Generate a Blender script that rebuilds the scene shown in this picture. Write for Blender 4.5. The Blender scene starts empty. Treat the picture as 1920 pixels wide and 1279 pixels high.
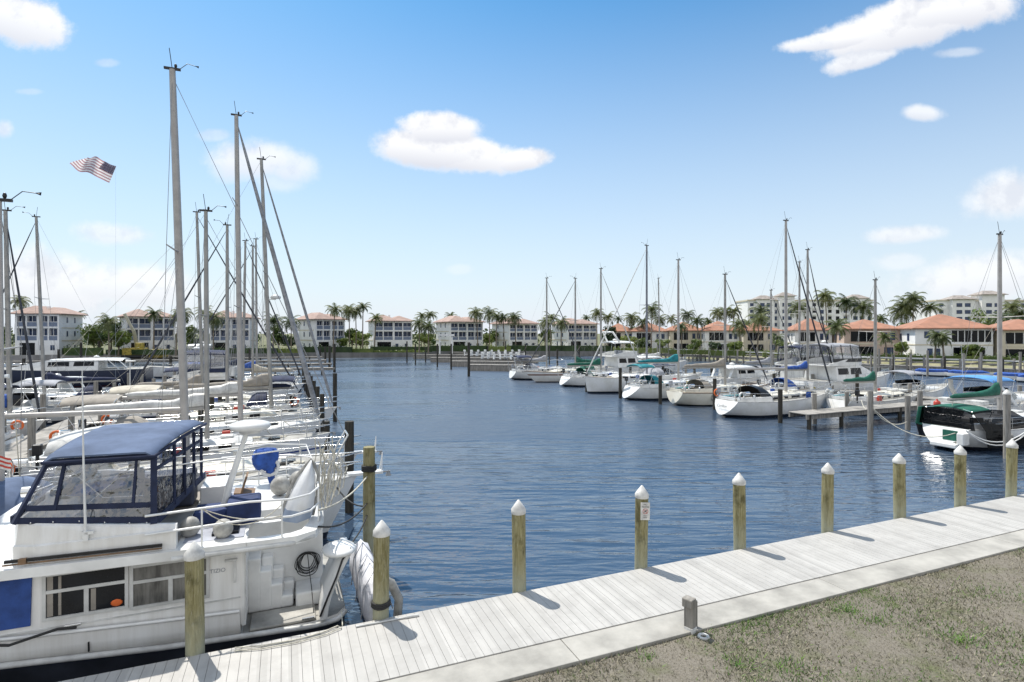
import bpy, math, random
from math import sin, cos, tan, pi, radians, atan2, sqrt, hypot
from mathutils import Vector, Matrix
R = random.Random(7)
SC = bpy.context.scene
COL = SC.collection
# ---------------------------------------------------------------- camera frame of the survey
F, HZ, CZ = 1035.0, 624.0, 6.15
DX, DY = 0.9248, 0.3805          # direction along the near boardwalk
ANG = atan2(DY, DX)
def sx(px): return (px - 960) / F
def onz(px, py, z):
    t = (CZ - z) * F / (py - HZ); return Vector((sx(px) * t, t, z))
def aty(px, py, Y): return Vector((sx(px) * Y, Y, CZ - (py - HZ) / F * Y))
def G(u, v, z=0.0): return Vector((u * DX - v * DY, u * DY + v * DX, z))
def UV(p): return (p[0] * DX + p[1] * DY, -p[0] * DY + p[1] * DX)
def onv(px, py, v):              # pixel ray cut with the vertical sheet at distance v -> (u, z)
    t = v / (DX - DY * sx(px)); return t * (DX * sx(px) + DY), CZ - (py - HZ) / F * t
def lerp(a, b, t): return a + (b - a) * t
def interp(tab, x):
    if x <= tab[0][0]: return tab[0][1]
    for (a, p), (b, q) in zip(tab, tab[1:]):
        if x <= b: return p + (q - p) * (x - a) / (b - a)
    return tab[-1][1]

# ---------------------------------------------------------------- mesh builder
class MB:
    def __init__(s): s.v = []; s.f = []; s.sm = []; s.off = Vector((0, 0, 0))
    def add(s, vs, fs, smooth=False):
        o = len(s.v); s.v += [tuple(v) for v in vs]
        s.f += [tuple(i + o for i in f) for f in fs]; s.sm += [smooth] * len(fs); return s
    def bb(s, x0, x1, y0, y1, z0, z1):
        vs = [(x, y, z) for z in (z0, z1) for y in (y0, y1) for x in (x0, x1)]
        return s.add(vs, [(0, 2, 3, 1), (4, 5, 7, 6), (0, 1, 5, 4), (2, 6, 7, 3), (0, 4, 6, 2), (1, 3, 7, 5)])
    def box(s, c, size, rz=0.0, rx=0.0, ry=0.0):
        m = Matrix.Translation(c) @ Matrix.Rotation(rz, 4, 'Z') @ Matrix.Rotation(ry, 4, 'Y') @ Matrix.Rotation(rx, 4, 'X')
        h = [q / 2 for q in size]
        vs = [m @ Vector((x * h[0], y * h[1], z * h[2])) for z in (-1, 1) for y in (-1, 1) for x in (-1, 1)]
        return s.add(vs, [(0, 2, 3, 1), (4, 5, 7, 6), (0, 1, 5, 4), (2, 6, 7, 3), (0, 4, 6, 2), (1, 3, 7, 5)])
    def bar(s, a, b, w, h):      # rectangular beam between two points
        a, b = Vector(a), Vector(b); d = (b - a); L = d.length; d.normalize()
        side = d.cross(Vector((0, 0, 1)))
        if side.length < 1e-4: side = Vector((1, 0, 0))
        side.normalize(); up = side.cross(d)
        vs = [p + side * (i * w / 2) + up * (j * h / 2) for p in (a, b) for j in (-1, 1) for i in (-1, 1)]
        return s.add(vs, [(0, 1, 3, 2), (4, 6, 7, 5), (0, 4, 5, 1), (2, 3, 7, 6), (0, 2, 6, 4), (1, 5, 7, 3)])
    def loft(s, rings, cap0=True, cap1=True, smooth=True, closed=True):
        n = len(rings[0]); vs = [p for r in rings for p in r]; fs = []
        for i in range(len(rings) - 1):
            for j in range(n if closed else n - 1):
                k = (j + 1) % n
                fs.append((i * n + j, i * n + k, (i + 1) * n + k, (i + 1) * n + j))
        s.add(vs, fs, smooth)
        if cap0: s.add(rings[0], [tuple(range(n - 1, -1, -1))])
        if cap1: s.add(rings[-1], [tuple(range(n))])
        return s
    def tube(s, pts, r, n=6, smooth=True, caps=True):
        pts = [Vector(p) for p in pts]; rs = r if isinstance(r, (list, tuple)) else [r] * len(pts)
        rings = []; prev = None
        for i, p in enumerate(pts):
            d = (pts[min(i + 1, len(pts) - 1)] - pts[max(i - 1, 0)]).normalized()
            if prev is None:
                a = Vector((0, 0, 1)) if abs(d.z) < .9 else Vector((1, 0, 0)); prev = d.cross(a).normalized()
            sd = (prev - d * prev.dot(d)).normalized(); up = d.cross(sd); prev = sd
            rings.append([p + (sd * cos(2 * pi * k / n) + up * sin(2 * pi * k / n)) * rs[i] for k in range(n)])
        return s.loft(rings, caps, caps, smooth)
    def lathe(s, prof, c=(0, 0, 0), n=14, smooth=True, caps=True):
        rings = [[(c[0] + r * cos(2 * pi * k / n), c[1] + r * sin(2 * pi * k / n), c[2] + z) for k in range(n)] for r, z in prof]
        return s.loft(rings, caps, caps, smooth)
    def ell(s, c, r, n=10, m=7):
        rings = []
        for i in range(m + 1):
            a = -pi / 2 + pi * i / m; q = max(cos(a), .02)
            rings.append([(c[0] + r[0] * q * cos(2 * pi * k / n), c[1] + r[1] * q * sin(2 * pi * k / n), c[2] + r[2] * sin(a)) for k in range(n)])
        return s.loft(rings)
    def sheet(s, rows, th=0.0, smooth=True):   # grid of points, optional thickness along z
        n = len(rows[0])
        if th == 0: return s.loft(rows, False, False, smooth, closed=False)
        rings = [list(map(tuple, r)) + [(p[0], p[1], p[2] - th) for p in reversed(r)] for r in rows]
        return s.loft(rings, True, True, smooth)
    def quad(s, a, b, c, d): return s.add([a, b, c, d], [(0, 1, 2, 3)])
    def build(s, name, mat, parent=None, loc=None, rz=0.0, bevel=0.0, seg=2):
        me = bpy.data.meshes.new(name)
        o3 = s.off
        me.from_pydata([(a - o3.x, b - o3.y, c - o3.z) for a, b, c in s.v], [], s.f)
        me.polygons.foreach_set('use_smooth', s.sm)
        me.materials.append(mat); me.update()
        o = bpy.data.objects.new(name, me); COL.objects.link(o)
        if parent is not None: o.parent = parent
        if loc is not None: o.location = loc
        if rz: o.rotation_euler[2] = rz
        if bevel:
            b = o.modifiers.new('bevel', 'BEVEL'); b.width = bevel; b.segments = seg; b.limit_method = 'ANGLE'
        return o
def part(name, mat, parent, fn, bevel=0.0, off=None, seg=2):
    m = MB()
    if off is not None: m.off = Vector(off)
    fn(m); return m.build(name, mat, parent, bevel=bevel, seg=seg)
def tag(o, label=None, cat=None, group=None, kind=None):
    if label: o['label'] = label
    if cat: o['category'] = cat
    if group: o['group'] = group
    if kind: o['kind'] = kind
    return o
def thing(name, label, cat, loc=(0, 0, 0), rz=0.0, group=None):
    o = bpy.data.objects.new(name, None); COL.objects.link(o); o.empty_display_size = .2
    o.location = loc; o.rotation_euler = (0, 0, rz); return tag(o, label, cat, group)
def dup(o, parent=None):
    c = o.copy(); COL.objects.link(c)
    if parent is not None: c.parent = parent
    for ch in o.children: dup(ch, c)
    return c
def arc(a, b, sag, n=8):         # hanging line
    a, b = Vector(a), Vector(b)
    return [a.lerp(b, i / n) - Vector((0, 0, sag * 4 * (i / n) * (1 - i / n))) for i in range(n + 1)]
ORD = ['first', 'second', 'third', 'fourth', 'fifth', 'sixth', 'seventh', 'eighth', 'ninth', 'tenth', 'eleventh', 'twelfth',
       'thirteenth', 'fourteenth', 'fifteenth', 'sixteenth', 'seventeenth', 'eighteenth', 'nineteenth', 'twentieth']

# ---------------------------------------------------------------- materials
def nodes(name):
    m = bpy.data.materials.new(name); m.use_nodes = True; nt = m.node_tree
    return m, nt, nt.nodes['Principled BSDF'], nt.nodes['Material Output']
def N(nt, t, **kw):
    n = nt.nodes.new(t)
    for k, v in kw.items():
        if k in n.inputs: n.inputs[k].default_value = v
        else: setattr(n, k, v)
    return n
def mixc(nt, fac, a, b, blend='MIX'):
    n = nt.nodes.new('ShaderNodeMix'); n.data_type = 'RGBA'; n.blend_type = blend
    for sock, val in ((n.inputs[0], fac), (n.inputs[6], a), (n.inputs[7], b)):
        if hasattr(val, 'is_linked'): nt.links.new(val, sock)
        elif isinstance(val, (int, float)): sock.default_value = val
        else: sock.default_value = (*val, 1)
    return n.outputs[2]
def ramp(nt, fac, stops):
    n = nt.nodes.new('ShaderNodeValToRGB'); e = n.color_ramp.elements
    while len(e) < len(stops): e.new(.5)
    for q, (p, c) in zip(e, stops): q.position = p; q.color = (*c, 1) if not isinstance(c, (int, float)) else (c, c, c, 1)
    nt.links.new(fac, n.inputs[0]); return n.outputs[0]
def mat(name, col, rough=.5, metal=0.0, var=.12, scale=3.0, bump=0.0, bscale=None, stretch=(1, 1, 1), col2=None, spec=.5, coord='Object'):
    m, nt, b, out = nodes(name)
    b.inputs['Roughness'].default_value = rough; b.inputs['Metallic'].default_value = metal
    b.inputs['Specular IOR Level'].default_value = spec
    tc = N(nt, 'ShaderNodeTexCoord'); mp = N(nt, 'ShaderNodeMapping'); mp.inputs['Scale'].default_value = stretch
    nt.links.new(tc.outputs[coord], mp.inputs[0])
    nz = N(nt, 'ShaderNodeTexNoise', Scale=scale, Detail=5.0, Roughness=.6); nt.links.new(mp.outputs[0], nz.inputs['Vector'])
    c2 = col2 or tuple(c * (1 - 2.2 * var) for c in col)
    fac = ramp(nt, nz.outputs['Fac'], [(.35, 0.0), (.68, 1.0)])
    nt.links.new(mixc(nt, fac, tuple(min(1, c * (1 + .3 * var)) for c in col), c2), b.inputs['Base Color'])
    if bump:
        n2 = N(nt, 'ShaderNodeTexNoise', Scale=bscale or scale * 6, Detail=4.0); nt.links.new(mp.outputs[0], n2.inputs['Vector'])
        bp = N(nt, 'ShaderNodeBump', Strength=bump, Distance=.02); nt.links.new(n2.outputs['Fac'], bp.inputs['Height'])
        nt.links.new(bp.outputs[0], b.inputs['Normal'])
    return m
def hullmat(name, top, stripe, boot=.14, band=None, bandz=(0, 0)):
    m, nt, b, out = nodes(name); b.inputs['Roughness'].default_value = .22
    tc = N(nt, 'ShaderNodeTexCoord'); sp = N(nt, 'ShaderNodeSeparateXYZ'); nt.links.new(tc.outputs['Object'], sp.inputs[0])
    nz = N(nt, 'ShaderNodeTexNoise', Scale=1.2, Detail=6.0, Roughness=.65); nt.links.new(tc.outputs['Object'], nz.inputs['Vector'])
    fac = ramp(nt, nz.outputs['Fac'], [(.42, 0.0), (.75, 1.0)])
    c = mixc(nt, fac, top, tuple(q * w for q, w in zip(top, (.8, .79, .74))))
    lt = N(nt, 'ShaderNodeMath', operation='LESS_THAN'); nt.links.new(sp.outputs[2], lt.inputs[0]); lt.inputs[1].default_value = boot
    c = mixc(nt, lt.outputs[0], c, stripe)
    if band:
        g = N(nt, 'ShaderNodeMath', operation='COMPARE'); nt.links.new(sp.outputs[2], g.inputs[0])
        g.inputs[1].default_value = (bandz[0] + bandz[1]) / 2; g.inputs[2].default_value = (bandz[1] - bandz[0]) / 2
        c = mixc(nt, g.outputs[0], c, band)
    nt.links.new(c, b.inputs['Base Color']); return m
def clearmat(name, tint, amount):   # clear vinyl / glazing: mostly see-through with a sheen
    m, nt, b, out = nodes(name); nt.nodes.remove(b)
    tr = N(nt, 'ShaderNodeBsdfTransparent'); tr.inputs[0].default_value = (*tint, 1)
    gl = N(nt, 'ShaderNodeBsdfGlossy', Roughness=.06); gl.inputs[0].default_value = (1, 1, 1, 1)
    tc = N(nt, 'ShaderNodeTexCoord'); nz = N(nt, 'ShaderNodeTexNoise', Scale=4.0, Detail=2.0); nt.links.new(tc.outputs['Object'], nz.inputs['Vector'])
    bp = N(nt, 'ShaderNodeBump', Strength=.7, Distance=.09); nt.links.new(nz.outputs['Fac'], bp.inputs['Height']); nt.links.new(bp.outputs[0], gl.inputs['Normal'])
    mx = N(nt, 'ShaderNodeMixShader'); mx.inputs[0].default_value = amount
    nt.links.new(tr.outputs[0], mx.inputs[1]); nt.links.new(gl.outputs[0], mx.inputs[2]); nt.links.new(mx.outputs[0], out.inputs[0]); return m
def leafmat(name, a, b_, scale=1.2):
    m, nt, b, out = nodes(name); b.inputs['Roughness'].default_value = .55
    oi = N(nt, 'ShaderNodeObjectInfo'); tc = N(nt, 'ShaderNodeTexCoord')
    nz = N(nt, 'ShaderNodeTexNoise', Scale=scale, Detail=3.0); nt.links.new(tc.outputs['Object'], nz.inputs['Vector'])
    ad = N(nt, 'ShaderNodeMath', operation='MULTIPLY_ADD'); nt.links.new(oi.outputs['Random'], ad.inputs[0]); ad.inputs[1].default_value = .35
    nt.links.new(nz.outputs['Fac'], ad.inputs[2])
    c = ramp(nt, ad.outputs[0], [(.4, a), (.85, b_)])
    nt.links.new(c, b.inputs['Base Color'])
    tl = N(nt, 'ShaderNodeBsdfTranslucent'); nt.links.new(c, tl.inputs[0])
    mx = N(nt, 'ShaderNodeMixShader'); mx.inputs[0].default_value = .3
    nt.links.new(b.outputs[0], mx.inputs[1]); nt.links.new(tl.outputs[0], mx.inputs[2]); nt.links.new(mx.outputs[0], out.inputs[0]); return m
W = mat('gelcoat_white', (.8, .8, .78), .25, var=.1, scale=1.3)
WD = mat('deck_nonskid', (.38, .37, .34), .75, var=.22, scale=2.0)
CREAM = mat('gelcoat_cream', (.72, .68, .57), .35, var=.1)
GREYW = mat('weathered_white', (.62, .62, .6), .5, var=.16)
ALU = mat('mast_aluminium', (.34, .33, .31), .45, metal=.25, var=.12, scale=2)
ALUW = mat('mast_pale_paint', (.4, .38, .36), .4, metal=.1, var=.1, scale=2)
STEEL = mat('stainless_rail', (.75, .75, .74), .2, metal=.85, var=.05)
RAILW = mat('white_rail_paint', (.78, .78, .76), .3, var=.06)
WIRE = mat('rigging_wire', (.3, .3, .3), .4, metal=.5, var=.05)
STAINED = mat('gelcoat_streaked', (.8, .795, .775), .28, var=.05, scale=1.6, stretch=(4, 4, .3), col2=(.68, .665, .63))
DWIRE = mat('dark_furled_stay', (.05, .055, .07), .7, var=.2)
GWIRE = mat('grey_furled_sail', (.3, .31, .33), .75, var=.2, scale=5)
ROPE = mat('rope_pale', (.6, .57, .48), .9, var=.2, scale=20)
ROPED = mat('rope_dark', (.03, .03, .03), .8, var=.2)
TEAK = mat('teak', (.25, .15, .08), .6, var=.25, scale=6, stretch=(1, 8, 8))
DTEAK = mat('deck_weathered_teak', (.3, .25, .19), .8, var=.2, scale=3, stretch=(1, 8, 1))
NAVY = mat('canvas_navy', (.02, .03, .075), .85, var=.2, bump=.2)
BLUE = mat('canvas_blue', (.03, .1, .4), .8, var=.25, bump=.4, scale=5)
SLATE = mat('canvas_slate_blue', (.12, .16, .25), .85, var=.16, scale=1.6, bump=.1, spec=.2)
TEAL = mat('canvas_teal', (.01, .2, .24), .8, var=.2, bump=.3)
GREEN = mat('canvas_green', (.01, .12, .08), .8, var=.2, bump=.3)
BEIGE = mat('canvas_beige', (.5, .46, .38), .85, var=.12, bump=.3)
TAUPE = mat('canvas_taupe', (.32, .29, .25), .85, var=.12, bump=.3)
LBLUE = mat('canvas_sky_blue', (.1, .3, .65), .7, var=.1)
GREYC = mat('canvas_grey', (.33, .34, .37), .8, var=.1, bump=.2)
BLACK = mat('black_trim', (.012, .012, .014), .4, var=.2)
DGLASS = mat('dark_window_glass', (.008, .01, .014), .12, var=.3, scale=2, spec=.22)
BGLASS = mat('blue_window_glass', (.03, .055, .13), .25, var=.3, scale=1)
RUBBER = mat('fender_vinyl', (.4, .39, .36), .6, var=.25, scale=5)
RED = mat('red_plastic', (.5, .05, .03), .5, var=.1)
ORANGE = mat('orange_cloth', (.8, .16, .03), .7, var=.1)
YELLOW = mat('machine_yellow', (.5, .38, .06), .5, var=.25)
VINYL = clearmat('clear_vinyl', (.66, .67, .7), .16)
def clothmat(name, col):
    m = mat(name, col, .85, var=.1); nt = m.node_tree; b = nt.nodes['Principled BSDF']; tl = N(nt, 'ShaderNodeBsdfTranslucent'); tl.inputs[0].default_value = (*col, 1)
    mx = N(nt, 'ShaderNodeMixShader'); mx.inputs[0].default_value = .5; nt.links.new(b.outputs[0], mx.inputs[1]); nt.links.new(tl.outputs[0], mx.inputs[2]); nt.links.new(mx.outputs[0], nt.nodes['Material Output'].inputs[0]); return m
MESHC = clearmat('black_shade_mesh', (.07, .07, .075), .02)
H_WHITE = hullmat('hull_white_navy_boot', (.74, .74, .73), (.02, .025, .04), .2)
H_WHITEB = hullmat('hull_white_blue_band', (.8, .8, .8), (.03, .05, .16), .12, (.05, .08, .25), (.78, .86))
H_CREAM = hullmat('hull_cream_black_boot', (.74, .71, .62), (.02, .02, .02), .1)
H_WOOD = hullmat('hull_white_teak_band', (.78, .77, .74), (.05, .02, .02), .1, (.16, .06, .03), (.86, 1.02))
H_NAVY = hullmat('hull_dark_navy', (.02, .025, .05), (.1, .02, .02), .1)
H_GREY = hullmat('hull_pale_grey', (.6, .62, .66), (.03, .03, .05), .16)
# ================================================================ SETTING
def world_and_light():
    w = bpy.data.worlds.new('World'); SC.world = w; w.use_nodes = True; nt = w.node_tree
    bg = nt.nodes['Background']; el, rot = radians(60), atan2(-.68, .74)
    sky = N(nt, 'ShaderNodeTexSky', sky_type='NISHITA'); sky.sun_disc = False
    sky.sun_elevation = el; sky.sun_rotation = rot; sky.air_density = 1.0; sky.dust_density = .6; sky.ozone_density = 2.2
    tc = N(nt, 'ShaderNodeTexCoord'); sp = N(nt, 'ShaderNodeSeparateXYZ'); nt.links.new(tc.outputs['Generated'], sp.inputs[0])
    def math_(op, a, b=None, c=None, clamp=False):
        n = N(nt, 'ShaderNodeMath', operation=op); n.use_clamp = clamp
        for i, q in enumerate((a, b, c)):
            if q is None: continue
            if hasattr(q, 'is_linked'): nt.links.new(q, n.inputs[i])
            else: n.inputs[i].default_value = q
        return n.outputs[0]
    ys = math_('MAXIMUM', sp.outputs[1], .02)
    p = math_('DIVIDE', sp.outputs[0], ys); q = math_('DIVIDE', sp.outputs[2], ys)
    cv = N(nt, 'ShaderNodeCombineXYZ'); nt.links.new(p, cv.inputs[0]); nt.links.new(q, cv.inputs[1])
    nz = N(nt, 'ShaderNodeTexNoise', Scale=8.0, Detail=12.0, Roughness=.66); nt.links.new(cv.outputs[0], nz.inputs['Vector'])
    shf = N(nt, 'ShaderNodeVectorMath', operation='ADD'); nt.links.new(cv.outputs[0], shf.inputs[0]); shf.inputs[1].default_value = (-.012, .026, 0)
    nzs = N(nt, 'ShaderNodeTexNoise', Scale=8.0, Detail=5.0, Roughness=.55); nt.links.new(shf.outputs[0], nzs.inputs['Vector'])
    nzo = math_('SUBTRACT', nz.outputs['Fac'], .5)
    nz2 = N(nt, 'ShaderNodeTexNoise', Scale=3.0, Detail=3.0); nt.links.new(cv.outputs[0], nz2.inputs['Vector'])
    clouds = [(828, 240, 85, 34, 0, 1), (800, 278, 120, 40, 5, 1), (880, 290, 110, 40, 8, 1), (975, 300, 68, 24, -5, 1),
              (1700, 45, 200, 52, -14, 1), (1800, 12, 130, 45, -8, 1), (1560, 76, 100, 20, -8, .95), (1620, 108, 80, 24, -16, .9),
              (30, 36, 100, 58, 15, .95), (480, 300, 105, 46, 0, .82), (540, 310, 66, 40, 10, .7), (520, 340, 60, 26, 0, .4), (400, 254, 36, 14, 0, .35),
              (212, 440, 85, 26, 6, .62), (90, 530, 170, 66, 10, .85), (250, 535, 150, 52, 4, .8), (1728, 212, 48, 18, 4, .8),
              (1890, 372, 100, 52, -10, .8), (1700, 440, 90, 20, -4, .7), (1850, 520, 190, 56, -8, .78), (1800, 98, 55, 12, -5, .4),
              (8, 243, 22, 22, 0, .6), (200, 118, 26, 10, 0, .3), (862, 505, 30, 12, 0, .25), (1690, 490, 60, 20, 0, .4), (55, 172, 30, 8, 0, .25)]
    tot = None; und = None
    for (cx, cy, rx, ry, rdeg, op) in clouds:
        mp = N(nt, 'ShaderNodeMapping', vector_type='TEXTURE')
        mp.inputs['Location'].default_value = (sx(cx), (HZ - cy) / F, 0)
        mp.inputs['Rotation'].default_value = (0, 0, -radians(rdeg)); mp.inputs['Scale'].default_value = (rx / F, ry / F, 1)
        nt.links.new(cv.outputs[0], mp.inputs[0])
        ln = N(nt, 'ShaderNodeVectorMath', operation='LENGTH'); nt.links.new(mp.outputs[0], ln.inputs[0])
        d = math_('SUBTRACT', 1.0, ln.outputs['Value']); d = math_('MULTIPLY_ADD', nzo, 1.5, d)
        mr = N(nt, 'ShaderNodeMapRange', interpolation_type='SMOOTHSTEP'); nt.links.new(d, mr.inputs[0])
        mr.inputs[1].default_value = -.08; mr.inputs[2].default_value = .36 if op > .85 else .6; mr.inputs[4].default_value = op
        if op > .6:
            sy = N(nt, 'ShaderNodeSeparateXYZ'); nt.links.new(mp.outputs[0], sy.inputs[0]); us = math_('MULTIPLY', mr.outputs[0], math_('MULTIPLY_ADD', sy.outputs[1], -.75, .1, clamp=True)); und = us if und is None else math_('MAXIMUM', und, us)
        tot = mr.outputs[0] if tot is None else math_('MAXIMUM', tot, mr.outputs[0])
    front = math_('GREATER_THAN', sp.outputs[1], .05); tot = math_('MULTIPLY', tot, front, clamp=True)
    # whitish haze toward the horizon in every direction, and unseen cloud added overhead and behind to fill shaded sides
    hyp = math_('SQRT', math_('ADD', math_('MULTIPLY', sp.outputs[0], sp.outputs[0]), math_('MULTIPLY', sp.outputs[1], sp.outputs[1])))
    te = math_('DIVIDE', math_('MAXIMUM', sp.outputs[2], 0.0), math_('MAXIMUM', hyp, .02))
    hz = math_('POWER', math_('MAXIMUM', math_('SUBTRACT', 1.0, math_('DIVIDE', te, .66)), 0.0), 1.35)
    hsv = N(nt, 'ShaderNodeHueSaturation', Saturation=SKY_SAT, Value=1.0); nt.links.new(sky.outputs[0], hsv.inputs['Color'])
    skc = mixc(nt, 1.0, hsv.outputs[0], SKY_TINT, 'MULTIPLY'); skc = mixc(nt, hz, skc, HAZE)
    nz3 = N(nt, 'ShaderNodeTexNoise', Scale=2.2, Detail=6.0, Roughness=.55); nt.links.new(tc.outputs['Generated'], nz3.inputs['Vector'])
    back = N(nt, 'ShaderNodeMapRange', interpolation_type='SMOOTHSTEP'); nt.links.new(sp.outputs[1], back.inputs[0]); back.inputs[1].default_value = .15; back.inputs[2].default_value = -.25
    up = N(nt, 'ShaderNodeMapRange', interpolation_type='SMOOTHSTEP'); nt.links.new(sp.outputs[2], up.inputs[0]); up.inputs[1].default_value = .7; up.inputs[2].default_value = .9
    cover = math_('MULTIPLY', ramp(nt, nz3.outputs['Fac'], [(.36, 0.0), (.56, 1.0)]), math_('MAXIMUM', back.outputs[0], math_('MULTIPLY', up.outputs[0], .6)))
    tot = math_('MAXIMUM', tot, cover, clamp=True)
    lit = N(nt, 'ShaderNodeMapRange', interpolation_type='SMOOTHSTEP'); nt.links.new(math_('SUBTRACT', nzs.outputs['Fac'], nz.outputs['Fac']), lit.inputs[0]); lit.inputs[1].default_value = -.06; lit.inputs[2].default_value = .16
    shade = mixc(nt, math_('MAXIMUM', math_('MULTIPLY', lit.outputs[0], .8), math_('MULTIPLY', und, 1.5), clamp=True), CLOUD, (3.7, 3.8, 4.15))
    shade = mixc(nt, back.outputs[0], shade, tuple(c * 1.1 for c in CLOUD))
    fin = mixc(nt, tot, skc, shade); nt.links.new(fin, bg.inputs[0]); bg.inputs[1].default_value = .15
    L = bpy.data.lights.new('sun_lamp', 'SUN'); L.energy = 4.0; L.angle = radians(.53); L.color = (1, .95, .87)
    lo = bpy.data.objects.new('sun_lamp', L); COL.objects.link(lo)
    d = Vector((-.68 * cos(el), .733 * cos(el), sin(el))); lo.rotation_euler = d.to_track_quat('Z', 'Y').to_euler(); lo.location = d * 50
    cam = bpy.data.cameras.new('camera'); co = bpy.data.objects.new('camera', cam); COL.objects.link(co)
    co.location = (0, 0, CZ); co.rotation_euler = (pi / 2, 0, 0); cam.sensor_width = 36; cam.lens = 36 * F / 1920
    cam.shift_y = -(639.5 - HZ) / 1920; cam.clip_end = 6000; cam.clip_start = .1; SC.camera = co
    v = SC.view_settings; v.view_transform = 'Standard'; v.look = 'None'; v.gamma = 1; v.exposure = EXPO
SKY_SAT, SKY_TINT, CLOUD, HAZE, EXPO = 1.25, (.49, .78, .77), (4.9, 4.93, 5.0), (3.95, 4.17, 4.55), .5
def water_mat():
    m, nt, b, out = nodes('water_ripples')
    b.inputs['Base Color'].default_value = (.036, .06, .098, 1); b.inputs['Roughness'].default_value = .22; b.inputs['IOR'].default_value = 1.75
    tc = N(nt, 'ShaderNodeTexCoord'); hs = None
    for (rz, sc, scale, amp) in ((ANG + .1, (.35, 1.3, 1), 1.25, 1.0), (ANG + .32, (.16, 1.5, 1), 1.5, .9), (ANG - .25, (.5, 1.2, 1), 2.6, .4), (ANG + .3, (.7, 1.2, 1), 6.0, .06), (.2, (.4, .5, 1), .25, 2.0)):
        mp = N(nt, 'ShaderNodeMapping'); mp.inputs['Rotation'].default_value = (0, 0, -rz); mp.inputs['Scale'].default_value = sc
        nt.links.new(tc.outputs['Object'], mp.inputs[0])
        nz = N(nt, 'ShaderNodeTexNoise', Scale=scale, Detail=2.5, Roughness=.5, Distortion=.4); nt.links.new(mp.outputs[0], nz.inputs['Vector'])
        mu = N(nt, 'ShaderNodeMath', operation='MULTIPLY_ADD'); nt.links.new(nz.outputs['Fac'], mu.inputs[0]); mu.inputs[1].default_value = amp
        if hs is not None: nt.links.new(hs, mu.inputs[2])
        else: mu.inputs[2].default_value = 0
        hs = mu.outputs[0]
    mp = N(nt, 'ShaderNodeMapping'); mp.inputs['Rotation'].default_value = (0, 0, -ANG); mp.inputs['Scale'].default_value = (.5, 1.4, 1); nt.links.new(tc.outputs['Object'], mp.inputs[0])
    pz = N(nt, 'ShaderNodeTexNoise', Scale=.07, Detail=3.0, Distortion=.6); nt.links.new(mp.outputs[0], pz.inputs['Vector'])   # cat's-paws: wind patches and calmer slicks
    pm = N(nt, 'ShaderNodeMapRange', interpolation_type='SMOOTHSTEP'); nt.links.new(pz.outputs['Fac'], pm.inputs[0]); pm.inputs[1].default_value = .35; pm.inputs[2].default_value = .65; pm.inputs[3].default_value = .6; pm.inputs[4].default_value = 1.15
    mm_ = N(nt, 'ShaderNodeMath', operation='MULTIPLY'); nt.links.new(hs, mm_.inputs[0]); nt.links.new(pm.outputs[0], mm_.inputs[1]); hs = mm_.outputs[0]
    dv = N(nt, 'ShaderNodeVectorMath', operation='DOT_PRODUCT'); nt.links.new(tc.outputs['Object'], dv.inputs[0]); dv.inputs[1].default_value = (-DY * .9 - .25, DX, 0)   # lee water by the boardwalk is calm, the open channel is wind ruffled
    pr = N(nt, 'ShaderNodeMapRange', interpolation_type='SMOOTHSTEP'); nt.links.new(dv.outputs['Value'], pr.inputs[0]); pr.inputs[1].default_value = 8; pr.inputs[2].default_value = 34; pr.inputs[3].default_value = .06; pr.inputs[4].default_value = .3
    pq = N(nt, 'ShaderNodeMath', operation='MULTIPLY'); nt.links.new(pr.outputs[0], pq.inputs[0]); nt.links.new(pm.outputs[0], pq.inputs[1]); nt.links.new(pq.outputs[0], b.inputs['Roughness'])
    bp = N(nt, 'ShaderNodeBump', Strength=1.0, Distance=WAVE); nt.links.new(hs, bp.inputs['Height']); nt.links.new(bp.outputs[0], b.inputs['Normal'])
    return m
WAVE = .09
SHORE = [(-900, 700), (-400, 690), (0, 681), (300, 676), (620, 671), (960, 668), (1150, 668), (1300, 673), (1500, 681), (1700, 690), (1920, 702), (2300, 726), (2900, 775)]
shore = [onz(x, y, 0) for x, y in SHORE]
def deckmat():
    m, nt, b, out = nodes('pale_composite_decking'); b.inputs['Roughness'].default_value = .7
    tc = N(nt, 'ShaderNodeTexCoord'); sp = N(nt, 'ShaderNodeSeparateXYZ'); nt.links.new(tc.outputs['Object'], sp.inputs[0])
    fl = N(nt, 'ShaderNodeMath', operation='MULTIPLY'); nt.links.new(sp.outputs[0], fl.inputs[0]); fl.inputs[1].default_value = 1 / .15
    f2 = N(nt, 'ShaderNodeMath', operation='FLOOR'); nt.links.new(fl.outputs[0], f2.inputs[0])
    wn = N(nt, 'ShaderNodeTexWhiteNoise', noise_dimensions='1D'); nt.links.new(f2.outputs[0], wn.inputs['W'])
    c = mixc(nt, wn.outputs[0], (.44, .428, .405), (.36, .35, .33))
    nz = N(nt, 'ShaderNodeTexNoise', Scale=1.7, Detail=7.0, Roughness=.7); nt.links.new(tc.outputs['Object'], nz.inputs['Vector'])
    c = mixc(nt, ramp(nt, nz.outputs['Fac'], [(.45, 0.0), (.8, .7)]), c, (.26, .25, .235))
    n4 = N(nt, 'ShaderNodeTexNoise', Scale=9.0, Detail=3.0, Roughness=.6); nt.links.new(tc.outputs['Object'], n4.inputs['Vector'])
    c = mixc(nt, ramp(nt, n4.outputs['Fac'], [(.66, 0.0), (.76, .55)]), c, (.2, .19, .17))
    nt.links.new(c, b.inputs['Base Color']); return m
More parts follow.
